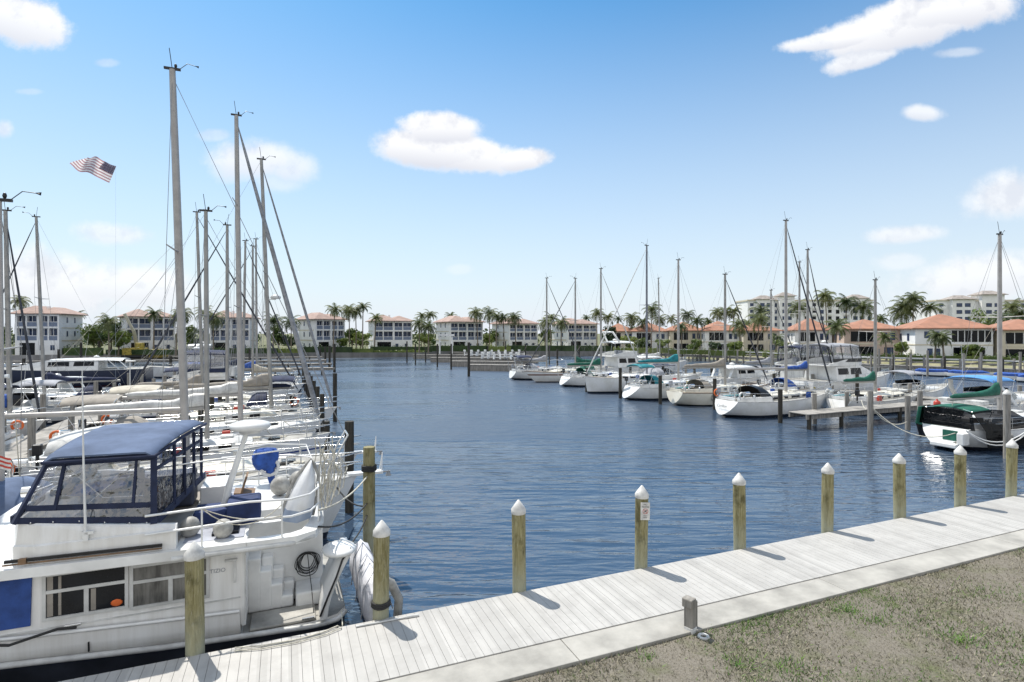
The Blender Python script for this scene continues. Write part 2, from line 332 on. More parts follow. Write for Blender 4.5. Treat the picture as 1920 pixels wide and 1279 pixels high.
def pilemat():
    m, nt, b, out = nodes('treated_piling_wood'); b.inputs['Roughness'].default_value = .85
    tc = N(nt, 'ShaderNodeTexCoord'); oi = N(nt, 'ShaderNodeObjectInfo'); sp = N(nt, 'ShaderNodeSeparateXYZ'); nt.links.new(tc.outputs['Object'], sp.inputs[0])
    def nz(sc, st, d=5.0, off=True):
        mp = N(nt, 'ShaderNodeMapping'); mp.inputs['Scale'].default_value = st; nt.links.new(tc.outputs['Object'], mp.inputs[0])
        ad = N(nt, 'ShaderNodeVectorMath', operation='ADD'); nt.links.new(mp.outputs[0], ad.inputs[0])
        mu = N(nt, 'ShaderNodeVectorMath', operation='SCALE'); nt.links.new(oi.outputs['Location'], mu.inputs[0]); mu.inputs['Scale'].default_value = 1.7; nt.links.new(mu.outputs[0], ad.inputs[1])
        n = N(nt, 'ShaderNodeTexNoise', Scale=sc, Detail=d, Roughness=.65); nt.links.new(ad.outputs[0], n.inputs['Vector']); return n.outputs['Fac']
    grain = nz(3.0, (9, 9, .7)); blot = nz(1.6, (2.5, 2.5, 1.6)); fine = nz(14, (6, 6, .5), 3)
    c = mixc(nt, ramp(nt, grain, [(.3, 0.0), (.7, 1.0)]), (.33, .3, .16), (.13, .11, .035))
    c = mixc(nt, ramp(nt, blot, [(.5, 0.0), (.66, .85)]), c, (.075, .065, .02))
    c = mixc(nt, ramp(nt, fine, [(.55, 0.0), (.72, .7)]), c, (.42, .4, .3))
    lo = N(nt, 'ShaderNodeMapRange'); nt.links.new(sp.outputs[2], lo.inputs[0]); lo.inputs[1].default_value = 1.75; lo.inputs[2].default_value = 1.05; lo.inputs[4].default_value = .75
    mu = N(nt, 'ShaderNodeMath', operation='MULTIPLY'); nt.links.new(lo.outputs[0], mu.inputs[0]); nt.links.new(ramp(nt, blot, [(.3, .4), (.6, 1.0)]), mu.inputs[1])
    c = mixc(nt, mu.outputs[0], c, (.36, .37, .28)); nt.links.new(c, b.inputs['Base Color'])
    bp = N(nt, 'ShaderNodeBump', Strength=.6, Distance=.012); nt.links.new(grain, bp.inputs['Height']); nt.links.new(bp.outputs[0], b.inputs['Normal']); return m
def lawnmat():
    m, nt, b, out = nodes('patchy_dry_lawn'); b.inputs['Roughness'].default_value = .95; b.inputs['Specular IOR Level'].default_value = .1
    tc = N(nt, 'ShaderNodeTexCoord')
    def nz(s, d=4.0, r=.6):
        n = N(nt, 'ShaderNodeTexNoise', Scale=s, Detail=d, Roughness=r); nt.links.new(tc.outputs['Object'], n.inputs['Vector']); return n.outputs['Fac']
    c = mixc(nt, ramp(nt, nz(.9), [(.35, 0.0), (.65, 1.0)]), (.185, .165, .135), (.115, .105, .08))
    c = mixc(nt, ramp(nt, nz(22, 6, .7), [(.3, 0.0), (.7, 1.0)]), c, (.27, .245, .205))
    c = mixc(nt, ramp(nt, nz(1.3, 5, .7), [(.5, 0.0), (.72, .75)]), c, (.12, .14, .055))
    c = mixc(nt, ramp(nt, nz(60, 3), [(.55, 0.0), (.7, .7)]), c, (.07, .06, .04))
    nt.links.new(c, b.inputs['Base Color'])
    bp = N(nt, 'ShaderNodeBump', Strength=.8, Distance=.04); nt.links.new(nz(35, 6, .7), bp.inputs['Height']); nt.links.new(bp.outputs[0], b.inputs['Normal']); return m
CONC = mat('cast_concrete', (.385, .37, .335), .8, var=.16, scale=1.5, bump=.15, bscale=30)
SEAW = mat('seawall_concrete', (.3, .29, .28), .85, var=.18, scale=.6, stretch=(1, 1, .4), bump=.2)
LAND = mat('far_bank_grass', (.16, .15, .08), .95, var=.25, scale=.15, col2=(.08, .1, .035))
WOODP = pilemat()
WOODD = mat('dark_piling_wood', (.05, .045, .035), .85, var=.3, scale=2, stretch=(6, 6, .5), bump=.4, bscale=8)
WOODG = mat('grey_weathered_wood', (.3, .28, .25), .85, var=.25, scale=2, stretch=(6, 6, .6), bump=.5, bscale=8)
PLANK = mat('dock_planks', (.33, .31, .28), .85, var=.25, scale=1.5, stretch=(1, 1, 1), bump=.3)
CAPW = mat('white_piling_cap', (.7, .69, .66), .45, var=.16, scale=6)
def setting():
    s = MB(); s.add([(-700, -60, 0), (900, -60, 0), (900, 900, 0), (-700, 900, 0)], [(0, 1, 2, 3)]); tag(s.build('water', water_mat()), kind='structure')
    s = MB(); s.add([(-3000, -3000, -4), (3000, -3000, -4), (3000, 3000, -4), (-3000, 3000, -4)], [(0, 1, 2, 3)]); tag(s.build('harbour_bed', LAND), kind='structure')
    # far land reaching the horizon behind the shore line
    BK = 7
    top = [Vector((p.x, p.y, 1.5)) + (Vector((p.x, p.y, 0)).normalized() * (.35 if i < BK else 6.5)) for i, p in enumerate(shore)]; far = [Vector((p.x / p.y * 2600 if p.y > 5 else p.x * 9, 2600, 1.5)) for p in shore]
    s = MB(); s.sheet([top, far], smooth=False); tag(s.build('far_land', LAND), kind='structure')
    s = MB(); s.sheet([[p - Vector((p.x, p.y, 0)).normalized() * 1.5 + Vector((0, 0, -.6)) for p in shore[BK - 1:]], [p + Vector((p.x, p.y, 0)).normalized() * 2.2 + Vector((0, 0, .75)) for p in shore[BK - 1:]], top[BK - 1:]]); tag(s.build('shore_bank', mat('dry_bank_grass', (.27, .25, .16), .95, var=.3, scale=.5, col2=(.16, .17, .08))), kind='structure')
    shw = shore[:BK]; cap = [p + Vector((p.x, p.y, 0)).normalized() * .4 for p in shw]
    s = MB(); s.sheet([[Vector((p.x, p.y, -3)) for p in shw], [Vector((p.x, p.y, 1.4)) for p in shw]], smooth=False)
    s.sheet([[Vector((p.x, p.y, 1.4)) for p in shw], [Vector((p.x, p.y, 1.56)) for p in shw], [Vector((p.x, p.y, 1.56)) for p in cap]], smooth=False)
    o = s.build('seawall', SEAW); tag(o, 'grey concrete seawall edging the far shore behind the docks', 'seawall')
    # near boardwalk: one walkway, boards with real gaps
    o3 = G(8, 9.15, 0)
    bw = thing('boardwalk', 'pale plank boardwalk with white capped pilings in the foreground', 'boardwalk', o3, ANG)
    s = MB(); x = -22.0
    while x < 45: s.bb(x, x + .1445, -.85, .93, .955, 1.0); x += .15
    s.build('planking', deckmat(), bw)
    part('edge_beam', WOODG, bw, lambda m: m.bb(-22, 45, .80, .90, .62, .954)); part('inner_beam', WOODG, bw, lambda m: m.bb(-22, 45, -.8, -.7, .6, .954))
    part('middle_beam', WOODG, bw, lambda m: m.bb(-22, 45, 0, .1, .6, .954))
    s = MB(); xs = [-22 + 6.1 * k for k in range(12)]
    for a, b in zip(xs, xs[1:]): s.bb(a + .006, b - .006, -1.51, -.855, -2, .985)
    o = s.build('concrete_strip', CONC, None, o3, ANG, bevel=.012); tag(o, kind='structure')
    # lawn on the near side
    s = MB(); n = 60; rows = []
    for j in range(24):
        v = lerp(7.66, -25, (j / 23) ** 1.6); rows.append([G(lerp(-20, 50, i / n), v, .93 + .02 * sin(i * 1.7 + j) - .0 * j) for i in range(n + 1)])
    s.sheet(rows); tag(s.build('lawn', lawnmat()), kind='structure')
    # grass blades, a countless ground cover near the concrete edge
    rr = random.Random(3); vs = []; fs = []; cols = []
    def clump(u, v): return (sin(u * 1.9 + 1.3 * sin(v * 2.1)) + sin(v * 2.7 + u * .7) + sin(u * .53 + v * 1.1 + 2)) / 3
    for k in range(60000):
        v = 7.62 - 4.6 * rr.random() ** 1.25; u = 1.5 + rr.random() * 15.5
        c = clump(u, v) + .35 * rr.gauss(0, 1)
        if c < -.15 and rr.random() < .6: continue
        g = c > .42 and rr.random() < .75
        h = (.025 + .04 * rr.random()) * (1.25 if g else 1); a = rr.random() * 6.28; w = .006 + .005 * rr.random()
        p = G(u, v, .925); lean = (rr.gauss(0, .035), rr.gauss(0, .035)); i = len(vs)
        vs += [(p.x - w * cos(a), p.y - w * sin(a), p.z), (p.x + w * cos(a), p.y + w * sin(a), p.z), (p.x + lean[0], p.y + lean[1], p.z + h)]
        fs.append((i, i + 1, i + 2))
        q = rr.random()
        cc = (lerp(.06, .12, q), lerp(.13, .2, q), .03, 1) if g else (lerp(.11, .32, q), lerp(.105, .285, q), lerp(.065, .21, q), 1)
        cols += [cc] * 3
    # taller green tufts along the concrete edge
    for (px, py, nn, rad) in ((1600, 1105, 260, .28), (1590, 1145, 220, .25), (1640, 1165, 120, .2), (1320, 1180, 130, .16), (1215, 1235, 120, .14), (1890, 1030, 240, .4), (1800, 1200, 160, .25), (1480, 1250, 140, .3), (1700, 1060, 90, .2), (1385, 1245, 120, .2), (1460, 1140, 60, .15)):
        c0 = onz(px, py, .93)
        for k in range(nn * 2 // 3):
            x_, y_ = c0.x + rr.gauss(0, rad * .6), c0.y + rr.gauss(0, rad * .5)
            if UV((x_, y_))[1] > 7.6: continue
            a = rr.random() * 6.28; w = .008; h = .035 + .06 * rr.random(); i = len(vs)
            vs += [(x_ - w * cos(a), y_ - w * sin(a), .925), (x_ + w * cos(a), y_ + w * sin(a), .925), (x_ + rr.gauss(0, .05), y_ + rr.gauss(0, .05), .925 + h)]
            fs.append((i, i + 1, i + 2)); q = rr.random(); cols += [(lerp(.06, .15, q), lerp(.16, .26, q), .03, 1)] * 3
    me = bpy.data.meshes.new('grass'); me.from_pydata(vs, [], fs)
    ca = me.color_attributes.new('tone', 'FLOAT_COLOR', 'POINT'); ca.data.foreach_set('color', [x for c in cols for x in c])
    m, nt, b, out = nodes('grass_blades'); b.inputs['Roughness'].default_value = .8
    at_ = N(nt, 'ShaderNodeVertexColor', layer_name='tone'); nt.links.new(at_.outputs[0], b.inputs['Base Color'])
    me.materials.append(m); o = bpy.data.objects.new('grass', me); COL.objects.link(o)
    tag(o, 'patchy dry and green grass blades covering the lawn', 'grass', kind='stuff')
    # white capped pilings along the boardwalk edge
    piles = [(367, 1015, 1225), (715, 975, 1165), (978, 937, 1112), (1204, 910, 1067), (1390, 887, 1030), (1551, 868, 998), (1683, 850, 970), (1793, 835, 948), (1887, 823, 930)]
    lab = ['white capped piling in front of the big white trawler cabin windows', 'white capped piling with black rope band beside the covered dinghy', 'white capped piling standing alone between the dinghy and the sign',
           'white capped piling carrying the small white notice sign', 'white capped piling next right of the sign piling', 'white capped piling at the middle of the right boardwalk, second right of the sign',
           'white capped piling third right of the sign, left of the mesh covered boat', 'white capped piling overlapping the white stern of the mesh covered boat', 'rightmost white capped piling at the end of the boardwalk']
    proto = None
    for i, (px, ty, by) in enumerate(piles):
        c = onz(px, by - 4, 1.0); u, v = UV(c); c = G(u, 10.2); h = zat_top(c, ty)
        root = thing('dock_piling', lab[i], 'piling', (c.x, c.y, 0), R.random() * 6, 'white capped pilings along the boardwalk')
        root.rotation_euler[0] = R.uniform(-.012, .012); root.rotation_euler[1] = R.uniform(-.012, .012)
        r = R.uniform(.134, .149); hh = h - .22
        rg = [(r * (1.02 + .02 * sin(k * 2.1 + i)), -2.5 + (hh + 2.5) * k / 9) for k in range(10)]
        part('post', WOODP, root, lambda m: m.lathe(rg, n=18))
        part('cap', CAPW, root, lambda m: m.lathe([(r + .012, hh - .05), (r + .016, hh - .045), (r + .014, hh + .035), (.02, hh + .215), (.003, hh + .222)], n=18))
        if i == 1: part('rope_band', ROPED, root, lambda m: [m.tube([(.16 * cos(a), .16 * sin(a), 1.2 + k * .035 + .006 * sin(a * 3)) for a in [q * pi / 9 for q in range(19)]], .02, 6) for k in range(3)])
        if i == 3: sign_on(root, hh, u)
    return piles
def zat_top(c, ty): return CZ - (ty - HZ) / F * c.y
def text_mesh(txt, size, mat_, name, parent, mtx, ext=.002):
    cu = bpy.data.curves.new(name, 'FONT'); cu.body = txt; cu.size = size; cu.align_x = 'CENTER'; cu.align_y = 'CENTER'; cu.extrude = ext
    o = bpy.data.objects.new(name, cu); COL.objects.link(o); dg = bpy.context.evaluated_depsgraph_get(); dg.update()
    me = bpy.data.meshes.new_from_object(o.evaluated_get(dg)); bpy.data.objects.remove(o); me.materials.clear(); me.materials.append(mat_)
    n = bpy.data.objects.new(name, me); COL.objects.link(n)
    if parent is not None: n.parent = parent
    n.matrix_basis = mtx; return n
def sign_on(root, hh, u):
    p = root.location; rot = -root.rotation_euler[2]
    d = Vector((-p.x, -p.y, 0)).normalized(); yaw = atan2(d.y, d.x) + .25   # sign faces the lawn, turned a little right
    base = Matrix.Rotation(rot, 4, 'Z') @ Matrix.Rotation(yaw + pi / 2, 4, 'Z') @ Matrix.Translation((.035, -.165, hh - .3))
    s = MB(); s.bb(-.1, .1, -.012, 0, -.19, .19); o = s.build('notice_sign', CAPW, root); o.matrix_basis = base
    up = base @ Matrix.Translation((0, -.0135, 0)) @ Matrix.Rotation(pi / 2, 4, 'X')
    for t, z, sz in (('NO', .145, .05), ('FISHING', .095, .042), ('FROM', -.1, .03), ('DOCK', -.14, .03)):
        text_mesh(t, sz, BLACK, 'lettering', root, up @ Matrix.Translation((0, z, 0)))
    s = MB(); s.tube([(.055 * cos(a), .055 * sin(a), 0) for a in [k * pi / 12 for k in range(25)]], .005, 6)
    s.tube([(-.038, .038, 0), (.038, -.038, 0)], .005, 6); s.build('prohibition_ring', RED, root).matrix_basis = up @ Matrix.Translation((0, .0, 0))
    s = MB(); s.ell((.012, .01, .0), (.018, .016, .003)); s.tube([(-.03, -.02, 0), (.0, .0, 0), (.03, .02, 0)], .006); s.build('pictogram', BLACK, root).matrix_basis = up
# ================================================================ BOATS
BEAM = [(0, .6), (.1, .76), (.28, .96), (.45, 1), (.6, .95), (.75, .76), (.88, .44), (.95, .2), (1, .02)]
class Hull:
    def __init__(s, L, B, fb, bow=.35, rev=.5, over=.9, beam=None, full=1.0):
        s.L, s.B, s.fb, s.bow, s.rev, s.over, s.full = L, B, fb, bow, rev, over, full; s.tab = beam or BEAM
    def hb(s, q): return s.B / 2 * interp(s.tab, q)
    def sheer(s, q): return s.fb + s.bow * max(0, (q - .3) / .7) ** 1.7 + .06 * max(0, (.3 - q) / .3)
    def xat(s, q, zf): return q * (s.L - s.over) + s.over * zf * q ** 5 + s.rev * (zf - 1) * 0 + s.rev * zf * max(0, 1 - q * 4) ** 2
    def P(s, q, side, inset=0.0, dz=0.0): return Vector((s.xat(q, 1), side * max(0, s.hb(q) - inset), s.sheer(q) + dz))
    def shell(s, m):
        secs = [(0, 1.0), (.12, 1.0), (.35, .97), (.65, .9), (.86, .74), (1.0, .05)]; rings = []
        for i in range(19):
            q = i / 18; z0 = s.sheer(q); b = s.hb(q); ring = []; st = max(0, 1 - q / .2) if s.L > 6 and s.rev > .15 else 0
            for k, (t, f) in enumerate(secs):
                z = z0 * (1 - t) + lerp(-.4, .16, st ** .8) * t; f = lerp(f, (1, .97, .86, .62, .36, .02)[k], min(1, st * 1.5)); f2 = f if q < .5 else lerp(f, f ** (1 + 2.0 * (q - .5)), 1)
                ring.append((s.xat(q, max(0, z / z0)), b * f2, z))
            rings.append(ring + [(x, -y, z) for x, y, z in reversed(ring)])
        m.loft(rings, True, True, True, closed=False); 
    def deck(s, m):
        rows = []
        for i in range(19):
            q = i / 18; b = max(0, s.hb(q) - .02); z = s.sheer(q) - .03
            rows.append([(s.xat(q, 1), b * y, z + .07 * (1 - y * y)) for y in (-1, -.6, -.2, .2, .6, 1)])
        m.sheet(rows)
    def rail(s, m, r=.035, dz=.0):
        for sd in (-1, 1): m.tube([s.P(i / 18, sd, .0, dz) for i in range(19)], r, 6)
def trunk(m, h, q0, q1, wf, hgt, taper=.75, slope=.25, n=7):   # cabin trunk lofted on the deck
    rings = []
    for i in range(n + 1):
        q = lerp(q0, q1, i / n); w = h.hb(q) * wf; z = h.sheer(q) - .02; e = min(1, i / n / .12 + .55) * min(1, (1 - i / n) / .2 + .35)
        hh = hgt * (1 - slope * (i / n)) * e
        x = h.xat(q, 1)
        rings.append([(x, -w, z), (x, -w * .97, z + hh * .75), (x, -w * taper, z + hh), (x, 0, z + hh * 1.1), (x, w * taper, z + hh), (x, w * .97, z + hh * .75), (x, w, z)])
    m.loft(rings, True, True, False)
def trunk_window(m, h, q0, q1, wf, hgt, sd, a, b, slope=.25):
    pts = []
    for q in (q0 + (q1 - q0) * a, q0 + (q1 - q0) * b):
        w = h.hb(q) * wf + .006; z = h.sheer(q) - .02; hh = hgt * (1 - slope * (q - q0) / (q1 - q0)); x = h.xat(q, 1)
        pts.append([(x, sd * w * .995, z + hh * .2), (x, sd * (w * .975 + .004), z + hh * .7)])
    m.add([pts[0][0], pts[1][0], pts[1][1], pts[0][1]] + [(p[0], p[1] - sd * .03, p[2]) for p in (pts[0][0], pts[1][0], pts[1][1], pts[0][1])],
          [(0, 1, 2, 3), (4, 7, 6, 5), (0, 4, 5, 1), (1, 5, 6, 2), (2, 6, 7, 3), (3, 7, 4, 0)])
def railing(m, h, q0, q1, hgt, n, r=.014, two=True, close_bow=False, close_stern=False):
    for sd in (-1, 1):
        top = [h.P(lerp(q0, q1, i / 16), sd, .05, hgt) for i in range(17)]
        m.tube(top, r, 5)
        if two: m.tube([p - Vector((0, 0, hgt * .48)) for p in top], r * .7, 4)
        for i in range(n + 1):
            q = lerp(q0, q1, i / n); m.tube([h.P(q, sd, .05, -.02), h.P(q, sd, .05, hgt)], r, 5)
    for c, q in ((close_bow, q1), (close_stern, q0)):
        if c:
            for k in ((1, .52) if two else (1,)): m.tube([h.P(q, -1, .05, hgt * k), h.P(q, 1, .05, hgt * k)], r, 5)
def pulpit(m, h, q0=.86, hgt=.65, r=.02):
    tip = h.P(1, 1, 0, hgt) + Vector((.12, 0, .04)); tip.y = 0
    for k in (1, .55):
        pts = [h.P(q, -1, .04, hgt * k) for q in (q0, .92, .965)] + [Vector((tip.x, 0, h.sheer(1) + hgt * k + .03))] + [h.P(q, 1, .04, hgt * k) for q in (.965, .92, q0)]
        m.tube(pts, r, 5)
    for q in (q0, .93, .97):
        for sd in (-1, 1): m.tube([h.P(q, sd, .04, -.02), h.P(q, sd, .04, hgt)], r, 5)
def arch_roof(m, x0, x1, w, z, crown=.16, th=.04, n=8, drop=.12, slope=0.0):   # bimini / hardtop cloth
    rows = []
    for i in range(6):
        x = lerp(x0, x1, i / 5); e = abs(i / 2.5 - 1) ** 3
        rows.append([(x, w * (-1 + 2 * k / n), z + slope * (x - x0) - drop * e * .6 + crown * (1 - (2 * k / n - 1) ** 2) - drop * abs(2 * k / n - 1) ** 6) for k in range(n + 1)])
    m.sheet(rows, th)
def dodger(m, x0, x1, w, z0, z1, n=8):
    rows = []
    for (x, f) in ((x0, 1.0), (lerp(x0, x1, .45), 1.0), (lerp(x0, x1, .7), .8), (x1, .1)):
        rows.append([(x, w * cos(pi - pi * k / n) * (1.0), z0 + (z1 - z0) * f * sin(pi * k / n) ** .6) for k in range(n + 1)])
    m.sheet(rows, .03)
def boom_sail(m, a, b, r0, r1, rise=.5, seed=1):   # stacked sail lying on the boom, higher at the mast
    rr = random.Random(seed); a, b = Vector(a), Vector(b); rings = []; n = 12; d = (b - a).normalized(); sd = d.cross(Vector((0, 0, 1))).normalized()
    for i in range(n + 1):
        t = i / n; p = a.lerp(b, t); hgt = lerp(r0, r1, t) * (1 + .1 * rr.uniform(-1, 1)) + rise * max(0, 1 - t * 3.2) ** 1.6; w = lerp(r0, r1, t) * .55 * (1 + .15 * rr.uniform(-1, 1))
        if i in (0, n): w *= .5; hgt *= .8
        rings.append([p + sd * (w * cos(k * pi / 4)) * (1 if sin(k * pi / 4) < .5 else .55) + Vector((0, 0, hgt * (.5 + .5 * sin(k * pi / 4)))) for k in range(8)])
    m.loft(rings)
def wheel(m, c, r=.4):
    c = Vector(c); m.tube([c + Vector((0, r * cos(a), r * sin(a))) for a in [k * pi / 10 for k in range(21)]], .018, 5)
    for k in range(3): m.tube([c + Vector((0, r * cos(k * pi / 3), r * sin(k * pi / 3))), c - Vector((0, r * cos(k * pi / 3), r * sin(k * pi / 3)))], .01, 4)
def fender(parent, p, r=.13, L=.5):
    return part('fender', RUBBER, parent, lambda m: [m.lathe([(.02, -L), (r * .8, -L + .06), (r, -L + .15), (r, -.18), (r * .8, -.08), (.03, 0)], p, 10), m.tube([p, (p[0], p[1] * .97, p[2] + .5)], .01, 4)])

def sailboat(label, u, v, flip=False, L=11.0, B=3.5, fb=1.05, mast=.56, top=14.5, rake=.2, hull=None, canvas=None, sail=None, cover=True, stay=None, boomz=None,
             rev=.5, over=1.0, bim=None, dod=True, plat=0.0, spread=1, radar=0, mizzen=None, mr=.115, extras=(), group=None, wood=False, name='sailboat', mastmat=None, cabin=(.33, .76, .62, .42), stayto=None, seed=0, jibr=.06, rope_mess=False, lean=0.0, junk=True, backstay=True, bimz=1.95):
    """u,v give the bow when not flipped (bow along +d), and the bow too when flipped (bow along -d)."""
    rr = random.Random(seed * 13 + int(v * 10)); h = Hull(L, B, fb, .38, rev, over)
    rz = ANG + (pi if flip else 0); fwd = Vector((cos(rz), sin(rz), 0)); base = G(u, v) - fwd * h.xat(1, 1)
    t = thing(name, label, 'sailboat', (base.x, base.y, 0), rz, group)
    hull = hull or H_WHITE; mm = mastmat or ALU
    part('hull', hull, t, h.shell); part('deck', rr.choice((WD, WD, GREYW, DTEAK)), t, h.deck)
    part('cockpit_well', BLACK, t, lambda m: m.bb(h.xat(.06, 1) + .2, h.xat(.3, 1), -h.hb(.1) * .4, h.hb(.1) * .4, h.sheer(.15) - .05, h.sheer(.15) + .07))
    part('toe_rail', TEAK if wood else GREYW, t, lambda m: h.rail(m, .04 if wood else .03))
    q0, q1, wf, ch = cabin
    cab = part('cabin', CREAM if wood else rr.choice((W, GREYW, W, CREAM)), t, lambda m: trunk(m, h, q0, q1, wf, ch))
    for sd in (-1, 1):
        for a, b in ((.12, .42), (.5, .68), (.75, .85)):
            part('window', DGLASS, cab, lambda m: trunk_window(m, h, q0, q1, wf, ch, sd, a, b))
    for q, w_ in ((lerp(q0, q1, .35), .55), (lerp(q0, q1, .8), .5), (min(.88, q1 + .07), .5)):
        zz = h.sheer(q) + (ch * .92 if q < q1 else .03)
        part('hatch', DGLASS if q > q1 else GREYW, t, lambda m: m.bb(h.xat(q, 1) - w_ / 2, h.xat(q, 1) + w_ / 2, -w_ / 2, w_ / 2, zz - .04, zz + .07), bevel=.02)
    zc = h.sheer(.15)
    def coam(m):
        for sd in (-1, 1):
            m.loft([[(h.xat(q, 1), sd * h.hb(q) * .62, zc - .05), (h.xat(q, 1), sd * h.hb(q) * .66, zc + .3), (h.xat(q, 1), sd * (h.hb(q) * .66 + .22), zc + .28), (h.xat(q, 1), sd * (h.hb(q) * .66 + .3), zc - .05)] for q in (.04, .12, .22, .34)], smooth=False)
        m.bb(.1 + rev, .35 + rev, -h.hb(0) * .62, h.hb(0) * .62, zc - .05, zc + .25)
    part('coaming', W if not wood else CREAM, t, coam)
    part('cockpit_seat', TEAK if wood or rr.random() < .4 else GREYW, t, lambda m: [m.bb(h.xat(.05, 1), h.xat(.3, 1), sd * .95 * h.hb(.1) * .66 - .2, sd * .95 * h.hb(.1) * .66 + .2, zc, zc + .17) for sd in (-1, 1)])
    part('steering_wheel', STEEL, t, lambda m: [wheel(m, (h.xat(.11, 1), 0, zc + .65)), m.tube([(h.xat(.11, 1) + .05, 0, zc), (h.xat(.11, 1) + .05, 0, zc + .8)], .06, 8)])
    part('guard_rail', STEEL, t, lambda m: railing(m, h, .03, .86, .62, 6, .013, True, False, True))
    part('bow_pulpit', STEEL, t, lambda m: pulpit(m, h))
    if plat: part('anchor_platform', RAILW, t, lambda m: [m.bb(h.L - .3, h.L + plat, -.16, .16, h.sheer(1) - .02, h.sheer(1) + .06), m.tube([(h.L + plat - .05, -.2, h.sheer(1) + .05), (h.L + plat, 0, h.sheer(1) + .6), (h.L + plat - .05, .2, h.sheer(1) + .05)], .018, 5)], bevel=.02)
    an = part('anchor', WIRE, t, lambda m: [m.tube([(L - .4, .06, h.sheer(1) + .03), (L + .25 + plat, .06, h.sheer(1) - .02)], .025, 5), m.add([(L + .2 + plat, .06, h.sheer(1) + .03), (L + .12 + plat, -.05, h.sheer(1) - .14), (L + .3 + plat, .06, h.sheer(1) - .16), (L + .12 + plat, .17, h.sheer(1) - .14)], [(0, 1, 2), (0, 2, 3), (1, 3, 2), (0, 3, 1)])])
    # spars
    mx = mast * L; mz = h.sheer(mast) + (ch if q0 < mast < q1 else 0) - .05; tx = mx - rake; ms = None
    def mast_at(z): f = (z - mz) / (top - mz); return Vector((lerp(mx, tx, f), lean * f, z))
    ms = part('mast', mm, t, lambda m: m.tube([mast_at(lerp(mz, top, i / 6)) for i in range(7)], [mr, mr, mr, mr, mr * .95, mr * .88, mr * .75], 10))
    def head(m):
        p = mast_at(top); m.box(p + Vector((0, 0, .03)), (.5, .09, .07)); m.tube([p, p + Vector((-.1, .05, .75))], .012, 4)
        m.tube([p + Vector((.2, 0, .03)), p + Vector((.45, 0, .28)), p + Vector((.75, .12, .28))], .012, 4); m.ell(p + Vector((.1, 0, .14)), (.05, .05, .08), 6, 4)
        m.add([p + Vector((.66, .07, .28)), p + Vector((.78, .16, .33)), p + Vector((.78, .12, .23))], [(0, 1, 2)])
    part('masthead_gear', BLACK, ms, head)
    for k in range(spread):
        z = lerp(mz, top, (k + 1) / (spread + 1) + .04); p = mast_at(z); w_ = B * .38
        part('spreader', mm, t, lambda m: m.tube([p + Vector((-.12, -w_, .06)), p, p + Vector((-.12, w_, .06))], [.02, .035, .02], 6))
    for sd in (-1, 1):
        zsp = lerp(mz, top, 1 / (spread + 1) + .04); psp = mast_at(zsp) + Vector((-.12, sd * B * .38, .06))
        part('shroud', WIRE, t, lambda m: [m.tube([h.P(mast, sd, .12), psp, mast_at(top - .1)], .009, 4), m.tube([h.P(mast - .03, sd, .12), mast_at(zsp - .1)], .007, 4)])
    if backstay: part('backstay', WIRE, t, lambda m: m.tube([(h.xat(0, 1) + .05, 0, h.sheer(0)), mast_at(top - .05)], .006, 4))
    if stay is not None:
        a = Vector((h.xat(.985, 1), 0, h.sheer(1) + .25)); b = mast_at(top - .25 - (.9 if stay == 'frac' else 0))
        sm_ = {True: GWIRE, 'dark': DWIRE, 'frac': GWIRE, 'wire': WIRE, 'white': GREYW}[stay]; r = .013 if stay == 'wire' else jibr
        part('furled_jib' if stay != 'wire' else 'forestay', sm_, t, lambda m: m.tube([a.lerp(b, f) + Vector((0, 0, -.12 * f * (1 - f))) for f in (0, .06, .3, .6, .9, 1)], [r * .5, r * 1.1, r * 1.1, r * .9, r * .55, .012], 7))
    bz = boomz or mz + .85; bl = min(L * .42, mx - .8); g = mast_at(bz) + Vector((-.1, 0, 0)); e = Vector((mx - bl, rr.uniform(-.15, .15), bz + .05))
    bo = part('boom', mm, t, lambda m: m.tube([g, e], .085, 8))
    if cover:
        part('sail_cover' if canvas else 'furled_sail', canvas or GREYW, t, lambda m: boom_sail(m, g + Vector((0, 0, .04)), e + Vector((.2, 0, .04)), .42, .22, .55 if canvas else .35, seed))
    part('mainsheet', ROPE, t, lambda m: [m.tube([e + Vector((.4, 0, 0)), (e.x + .45, .1, zc + .1)], .015, 4), m.tube([e + Vector((.1, 0, 0)), mast_at(lerp(bz, top, .5))], .005, 3)])
    if dod:
        xd = h.xat(q0, 1); part('spray_hood', dod if dod is not True else (canvas or GREYC), t, lambda m: dodger(m, xd - .75, xd + .55, h.hb(q0) * .68, h.sheer(q0) + .1, h.sheer(q0) + 1.05))
    if bim:
        x0, x1 = h.xat(.04, 1), h.xat(.27, 1); w_ = h.hb(.15) * .75; zb = zc + bimz
        bi = part('bimini_top', bim, t, lambda m: arch_roof(m, x0, x1, w_, zb))
        part('bimini_frame', STEEL, bi, lambda m: [m.tube([(xb, sd * w_ * 1.02, zc), (xt, sd * w_ * .98, zb - .05)], .016, 5) for sd in (-1, 1) for xb, xt in ((lerp(x0, x1, .5), x0 + .05), (lerp(x0, x1, .55), x1 - .05))] + [m.tube([(xx, w_ * (-1 + k / 4), zb + .08 - .12 * abs(k / 4 - 1) ** 4 - .05) for k in range(9)], .016, 5) for xx in (x0 + .05, x1 - .05)])
    if radar:
        p = mast_at(radar); part('radar_dome', W, t, lambda m: [m.lathe([(.02, -.02), (.26, 0), (.3, .08), (.28, .17), (.15, .23), (.01, .25)], (p.x + .48, p.y, p.z), 12), m.box(p + Vector((.25, 0, -.04)), (.5, .1, .06))])
